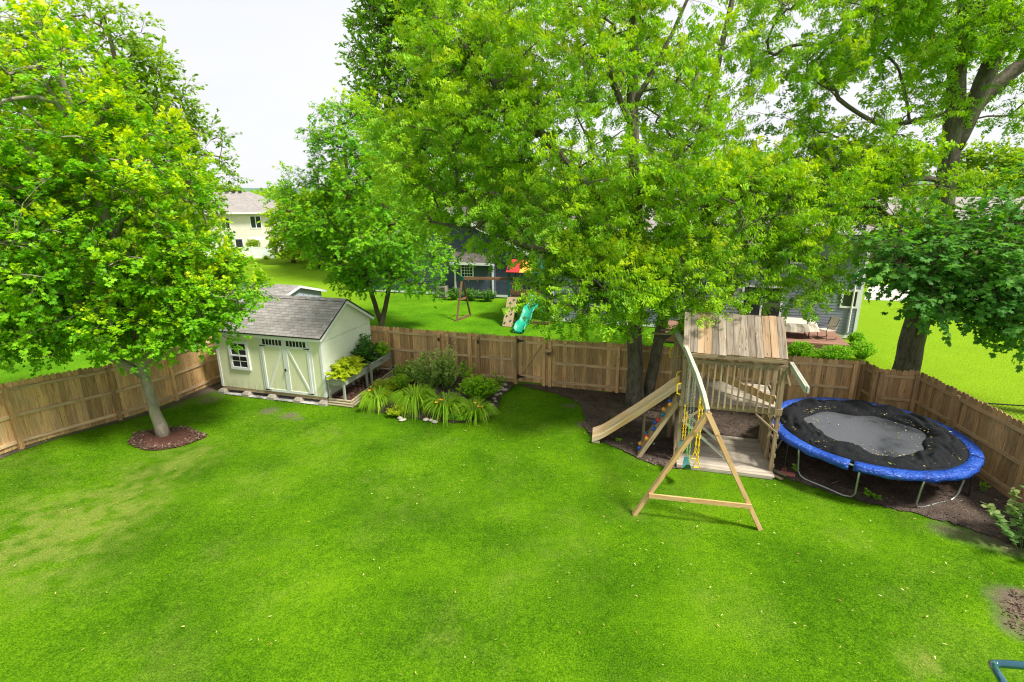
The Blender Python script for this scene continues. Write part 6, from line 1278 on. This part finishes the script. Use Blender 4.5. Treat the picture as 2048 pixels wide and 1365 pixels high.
make_tree('broad_ash_tree', b, [([b, (-17.6, 26.5, 3), (-17.8, 26.5, 8), (-18, 26.5, 14)], .3, .08), ([(-17.7, 26.5, 4), (-15.8, 26.5, 7), (-14.6, 26.3, 10)], .12, .03), ([(-17.7, 26.5, 5), (-20, 26, 8), (-21, 26, 11)], .12, .03)],
    [((-18.2, 26.5, 8.0), (4.1, 4, 4.4), 3), ((-19.4, 26.5, 12.6), (3.4, 3.6, 3.0), 1.4), ((-16.6, 26.2, 11.0), (1.6, 2, 1.9), .4), ((-22.4, 26, 9), (3.5, 3.5, 5), 1)], 720, M['l_bg'], M['bark_brown'],
    'broad green tree rising behind the maple at the back of the yard', seed=66, K=7, Mn=15, tw=.9, leaf=.17, tpl=T_OVAL, up=.2, flat=.8, droop=.4, young=.35, shell=.45, minz=1.5, cull=.12)
b = (-9.0, 42.0, -.05)
make_tree('poplar_tree', b, [([b, (-9, 42, 6), (-8.8, 42, 14), (-8.6, 42, 22)], .45, .08), ([(-9, 42, 5), (-6, 42, 12), (-4.5, 42, 19)], .2, .05)],
    [((-7.8, 42, 15), (3.8, 3.6, 8), 2), ((-4.0, 42, 16), (4.2, 4, 9), 2), ((-6, 42, 9), (4.5, 4, 5), 1), ((-8.4, 42, 21), (2.4, 2.5, 4), .6)], 1300, M['l_poplar'], M['bark_brown'],
    'tall poplar far behind with small round leaves against the sky', seed=77, K=6, Mn=14, tw=1.2, leaf=.26, tpl=T_DIA, up=.5, flat=1.0, droop=.3, young=.1, shell=.5, minz=4, cull=.12, twig_r=.012)
# background trees: a few kinds built once, the rest copies
bgA = make_tree('yellow_green_tree', (-23.2, 56, -.05), [([(-23.2, 56, 0), (-23.2, 56, 3), (-23.2, 56, 6)], .2, .05)], [((-23.0, 56, 3.6), (2.5, 2.6, 3.0), 2), ((-22.4, 56, 5.2), (1.8, 1.8, 1.5), .6), ((-23.8, 55.8, 1.8), (1.5, 1.6, 1.6), .5)], 230, M['l_yel'], M['bark_brown'],
    'yellow green bushy tree beside the cream house', group='trees beyond the lawns', seed=88, K=6, Mn=12, tw=.8, leaf=.22, tpl=T_OVAL, shell=.5, minz=.2, young=.4)
bgB = make_tree('round_tree', (44, 66, -.05), [([(44, 66, 0), (44, 66, 4), (44, 66, 8)], .3, .08)], [((44, 66, 6.2), (4.8, 4.4, 4.6), 2), ((42, 66, 4.4), (3, 3, 3.2), .7), ((46.4, 66, 8), (2.8, 2.8, 2.6), .6)], 300, M['l_bg'], M['bark_brown'],
    'green tree above the tan house beside the thick old trunk', group='trees beyond the lawns', seed=99, K=6, Mn=12, tw=1.2, leaf=.36, tpl=T_OVAL, shell=.5, minz=.6, young=.4)
bgl = [('A', (-21.5, 58), 1.0, 'second yellow green tree, partly behind the forked tree'), ('A', (-19.0, 52), .9, 'low bushy tree behind the forked tree crown'), ('B', (-31, 92), .62, 'round green tree on the skyline past the cream house roof'), ('B', (-38, 105), .65, 'distant round tree left of the skyline gap'), ('B', (-46, 84), .8, 'distant green tree behind cream house roof'),
       ('B', (-26, 78), .7, 'green tree behind the yellow green trees'), ('B', (32, 74), 1.0, 'green tree on the skyline behind blue grey house roof'), ('B', (22, 80), 1.0, 'green tree far behind the blue grey house, seen through leaves'), ('B', (12, 76), 1.0, 'green tree between the two blue houses in the distance'), ('B', (2, 82), 1.0, 'green tree behind the dark blue house roof'), ('B', (58, 68), 1.1, 'green tree at the right end of the far tree row'), ('B', (51, 62), .8, 'smaller green tree in front of far tree row'), ('B', (70, 70), 1.2, 'large green tree ending the far tree row'),
       ('B', (-14, 70), 1.0, 'green tree behind the tall poplar'), ('A', (-5.5, 50), 1.1, 'bushy tree behind the dark blue house'), ('B', (-60, 80), 1.0, 'big green tree hidden behind the maple crown'), ('A', (33, 52), .8, 'pale bushy tree next to the tan house wall'), ('A', (-30.2, 62.5), .3, 'small bushy shrub by cream house patio')]
for k, (t, (x, y), s_, lb) in enumerate(bgl): dup(bgA if t == 'A' else bgB, (x, y, -.05), k * 1.7, lb, s_)
# wooded hill on the horizon
def hz(X, Y): return -3 + 22 * np.exp(-((Y - 1100) / 260) ** 2) * (.75 + .5 * fbm(X + 900, Y, .0032, 3)) + 3.5 * (fbm(X, Y, .06, 3) - .3)
M['wood'] = plain('hazy_woodland', (.085, .17, .12), .95, var=.35, scale=.05, bump=0)
o = grid_mesh('hills', -1400, 1400, 300, 780, 1500, 60, hz, M['wood'], yellowed=False); tag(o, 'low wooded hill on the horizon', 'hill')
def woods(name, x0, x1, y0, y1, n, seed, label, mat, hgt=(5, 9)):
    rg = np.random.RandomState(seed); X = rg.uniform(x0, x1, n); Y = rg.uniform(y0, y1, n); H_ = rg.uniform(*hgt, n); m = 160
    c = np.repeat(np.c_[X, Y, H_ * .55], m, 0); d = rg.randn(n * m, 3); d /= np.linalg.norm(d, axis=1)[:, None]; P = c + d * np.repeat(np.c_[H_ * .45, H_ * .45, H_ * .48], m, 0) * rg.uniform(.75, 1, (n * m, 1)); P[:, 2] = np.maximum(P[:, 2], .3)
    D = rg.randn(n * m, 3); o = ngon_mesh(name, mat, None, [(place(T_OVAL[0], P, D, d + [0, 0, .5], np.repeat(H_ * .16, m) * rg.uniform(.7, 1.3, n * m)), T_OVAL[1])], [np.c_[np.clip(np.repeat(rg.rand(n), m) * .6 + rg.rand(n * m) * .4, 0, 1), np.zeros(n * m)]]); tag(o, label, 'woods', kind='stuff')
woods('far_woods', -150, 150, 120, 240, 420, 3, 'far off band of trees below the horizon', M['l_bg'])

# ------------------------------------------------------------------ grass, leaves on the ground, mulch chips
def blades(name, n, seed, label, box=(-17, 13.6, 3.6, 21.9), hgt=(.035, .075)):
    rg = np.random.RandomState(seed); cs = .04
    gx = np.arange(box[0], box[1], cs); gy = np.arange(box[2], box[3], cs); X, Y = np.meshgrid(gx, gy, indexing='ij'); x = X.ravel(); y = Y.ravel()
    bad = in_poly(x, y, soil_poly) | in_poly(x, y, bed_poly) | in_poly(x, y, mring) | in_poly(x, y, leftsoil)
    soft = bad.copy()
    L = (x - SP[0]) * E1[0] + (y - SP[1]) * E1[1]; V_ = (x - SP[0]) * E2[0] + (y - SP[1]) * E2[1]
    hard = (L > -.05) & (L < 4.45) & (V_ > -.12) | (L > 4.4) & (L < 5.42 - .07 * V_) & (V_ > -.02) & (V_ < 3.6)
    hard |= (x - BF[0]) * bn[0] + (y - BF[1]) * bn[1] > -.03
    hard |= (x - LF0[0]) * E1[0] + (y - LF0[1]) * E1[1] < .03
    rd = (RJ3 - RJ2)[:2] / np.linalg.norm((RJ3 - RJ2)[:2]); hard |= (x - RJ2[0]) * (-rd[1]) + (y - RJ2[1]) * rd[0] < .03
    dens = np.clip(110 / (x ** 2 + y ** 2 + 49), 0, 1) * visible(np.c_[x, y, x * 0], .14) * ~hard * (1 - .9 * bareness(x, y))
    soft = soft.reshape(X.shape).astype(float)
    for _ in range(9):
        p = np.pad(soft, 2, mode='edge'); soft = (p[:-4, 2:-2] + p[4:, 2:-2] + p[2:-2, :-4] + p[2:-2, 4:] + p[2:-2, 2:-2]) / 5
    soft = soft.ravel(); nz_ = fbm(x, y, 5.0, 3); thr = np.clip((.12 + 1.25 * nz_ - soft) * 5, 0, 1); thr = np.where(soft < .02, 1, thr); thr = np.where(soft > .97, .004 * (nz_ > .6), thr)
    dens = dens * thr; dens /= dens.sum(); ids = rg.choice(len(x), n, p=dens)
    out = [np.c_[x[ids] + rg.uniform(-cs / 2, cs / 2, n), y[ids] + rg.uniform(-cs / 2, cs / 2, n)]]
    XY = np.vstack(out); n = len(XY); x, y = XY.T; yellowed = dryness(x, y); dist = np.sqrt(x * x + y * y + 49)
    h = rg.uniform(*hgt, n) * (1 - .35 * yellowed) * (.75 + .6 * fbm(x, y, 1.7, 3)); a = rg.rand(n) * 6.283; ln = rg.uniform(.2, 1.0, n) * h; w = (.0021 + .00042 * dist) * rg.uniform(.7, 1.3, n)
    B = np.c_[x, y, gz(x, y) - .004]; sd_ = np.c_[np.cos(a), np.sin(a), np.zeros(n)] * w[:, None]; b2 = rg.rand(n) * 6.283; lean = np.c_[np.cos(b2), np.sin(b2), np.zeros(n)] * ln[:, None]
    V = np.stack([B - sd_, B + sd_, B + sd_ * .5 + lean + E3 * h[:, None] * .9, B + lean * .8 - sd_ * .4 + E3 * h[:, None] * 1.0], 1)
    dv = np.where(rg.rand(n) < yellowed * .9 + .02, rg.uniform(.55, 1, n), yellowed * .35)
    o = ngon_mesh(name, M['blade'], None, [(V, [(0, 1, 2, 3)])], [np.c_[rg.rand(n), dv]]); tag(o, label, 'grass', kind='stuff'); return o
def blademat():
    m, nt, bs, o = newmat('grass_blades'); K = nt.links.new; c, _ = grass_colour(nt, GD, GM, GL, DRY, True); K(c, bs.inputs['Base Color']); bs.inputs['Roughness'].default_value = .6; bs.inputs['Specular IOR Level'].default_value = .12
    tr = N(nt, 'ShaderNodeBsdfTranslucent'); K(c, tr.inputs[0]); ms = N(nt, 'ShaderNodeMixShader', _Fac=.35); K(bs.outputs[0], ms.inputs[1]); K(tr.outputs[0], ms.inputs[2]); K(ms.outputs[0], o.inputs[0]); return m
M['blade'] = blademat()
blades('lawn_grass', 1000000, 7, 'short mown grass blades covering the yard')
M['litter'] = leafmat('fallen_leaves', (.28, .13, .06), (.50, .42, .10), (.62, .60, .30), (.20, .36, .08), trans=.1)
def litter(name, pts_fn, n, label, seed, size=(.03, .07), tpl=T_LANCE):
    rg = np.random.RandomState(seed); P = pts_fn(rg, n); n = len(P); a = rg.rand(n) * 6.283; D = np.c_[np.cos(a), np.sin(a), rg.randn(n) * .15]; Nn = rg.randn(n, 3) * .35 + [0, 0, 1]
    o = ngon_mesh(name, M['litter'], None, [(place(tpl[0], P, D, Nn, rg.uniform(*size, n)), tpl[1])], [np.c_[rg.rand(n), (rg.rand(n) < .25) * rg.rand(n)]]); tag(o, label, 'fallen leaves', kind='stuff')
def on_lawn(rg, n):
    x = rg.uniform(-13, 11, n * 3); y = rg.uniform(4.5, 19.5, n * 3); k = visible(np.c_[x, y, x * 0], .1) & ~in_poly(x, y, soil_poly) & ~in_poly(x, y, bed_poly); w = .35 + .65 * np.exp(-((x - 4) / 6) ** 2); k &= rg.rand(n * 3) < w
    L = (x - SP[0]) * E1[0] + (y - SP[1]) * E1[1]; V_ = (x - SP[0]) * E2[0] + (y - SP[1]) * E2[1]; k &= ~((L > -.1) & (L < 5.5) & (V_ > -.2))
    x, y = x[k][:n], y[k][:n]; return np.c_[x, y, gz(x, y) + .055]
litter('fallen_leaves', on_lawn, 620, 'scattered yellow and brown fallen leaves on the lawn', 5)
def on_soil(rg, n):
    x = rg.uniform(1, 12, n * 3); y = rg.uniform(9, 18, n * 3); k = in_poly(x, y, soil_poly); x, y = x[k][:n], y[k][:n]; return np.c_[x, y, gz(x, y) + .05]
litter('fallen_leaves', on_soil, 620, 'small yellow leaves scattered over the dark soil', 6, (.03, .06))
def on_far(rg, n):
    x = rg.uniform(-6, 8, n); y = rg.uniform(21, 32, n); return np.c_[x, y, np.full(n, .0)]
litter('fallen_leaves', on_far, 260, 'pale fallen leaves on the lawn past the cedar fence', 8, (.06, .11))
def on_tramp(rg, n):
    a = rg.rand(n) * 6.283; q = np.sqrt(rg.uniform(.1, 1, n)) * 1.95; k = rg.rand(n) < np.where(q > 1.25, 1, .22); a, q = a[k], q[k]; return np.c_[TC[0] + q * np.cos(a), TC[1] + q * np.sin(a), np.where(q > 1.3, TZ + .085, TZ - .03)]
litter('fallen_leaves', on_tramp, 800, 'yellow leaves lying on the trampoline net and mat', 9, (.035, .07))
M['chip'] = leafmat('wood_chips', (.05, .03, .022), (.13, .08, .06), (.30, .20, .15), (.3, .2, .1), trans=0)
def chips(poly, n, label, seed, dz=.03, col=(0, .7)):
    rg = np.random.RandomState(seed); P0_ = np.asarray(poly)[:, :2]; x = rg.uniform(P0_[:, 0].min(), P0_[:, 0].max(), n * 3); y = rg.uniform(P0_[:, 1].min(), P0_[:, 1].max(), n * 3); k = in_poly(x, y, P0_); x, y = x[k][:n], y[k][:n]; k = len(x)
    P = np.c_[x, y, gz(x, y) + dz + rg.rand(k) * .02]; a = rg.rand(k) * 6.283; D = np.c_[np.cos(a), np.sin(a), rg.randn(k) * .3]; Nn = rg.randn(k, 3) * .5 + [0, 0, 1]
    o = ngon_mesh('mulch_chips', M['chip'], None, [(place(T_DIA[0], P, D, Nn, rg.uniform(.03, .09, k)), T_DIA[1])], [np.c_[rg.uniform(*col, k), np.zeros(k)]]); tag(o, label, 'mulch chips', kind='stuff')
chips(soil_poly, 9000, 'dark mulch chips strewn under the tree and tower', 1, .025, (0, .6))
chips(mring, 2200, 'red brown mulch chips around the maple trunk', 2, .045, (.1, .95))
chips([yard(SP, 4.5, .1), yard(SP, 5.3, .1), yard(SP, 5.1, 3.3), yard(SP, 4.5, 3.3)], 1500, 'reddish mulch chips in the timber bed', 3, .19, (.2, 1))
chips(bed_poly, 1500, 'brown mulch chips in the flower bed', 4, .03)
chips(corner_poly, 400, 'brown twigs and chips on the bare patch', 5, .02, (.2, 1))
print('verts', sum(len(o.data.vertices) for o in S.objects if o.type == 'MESH'))
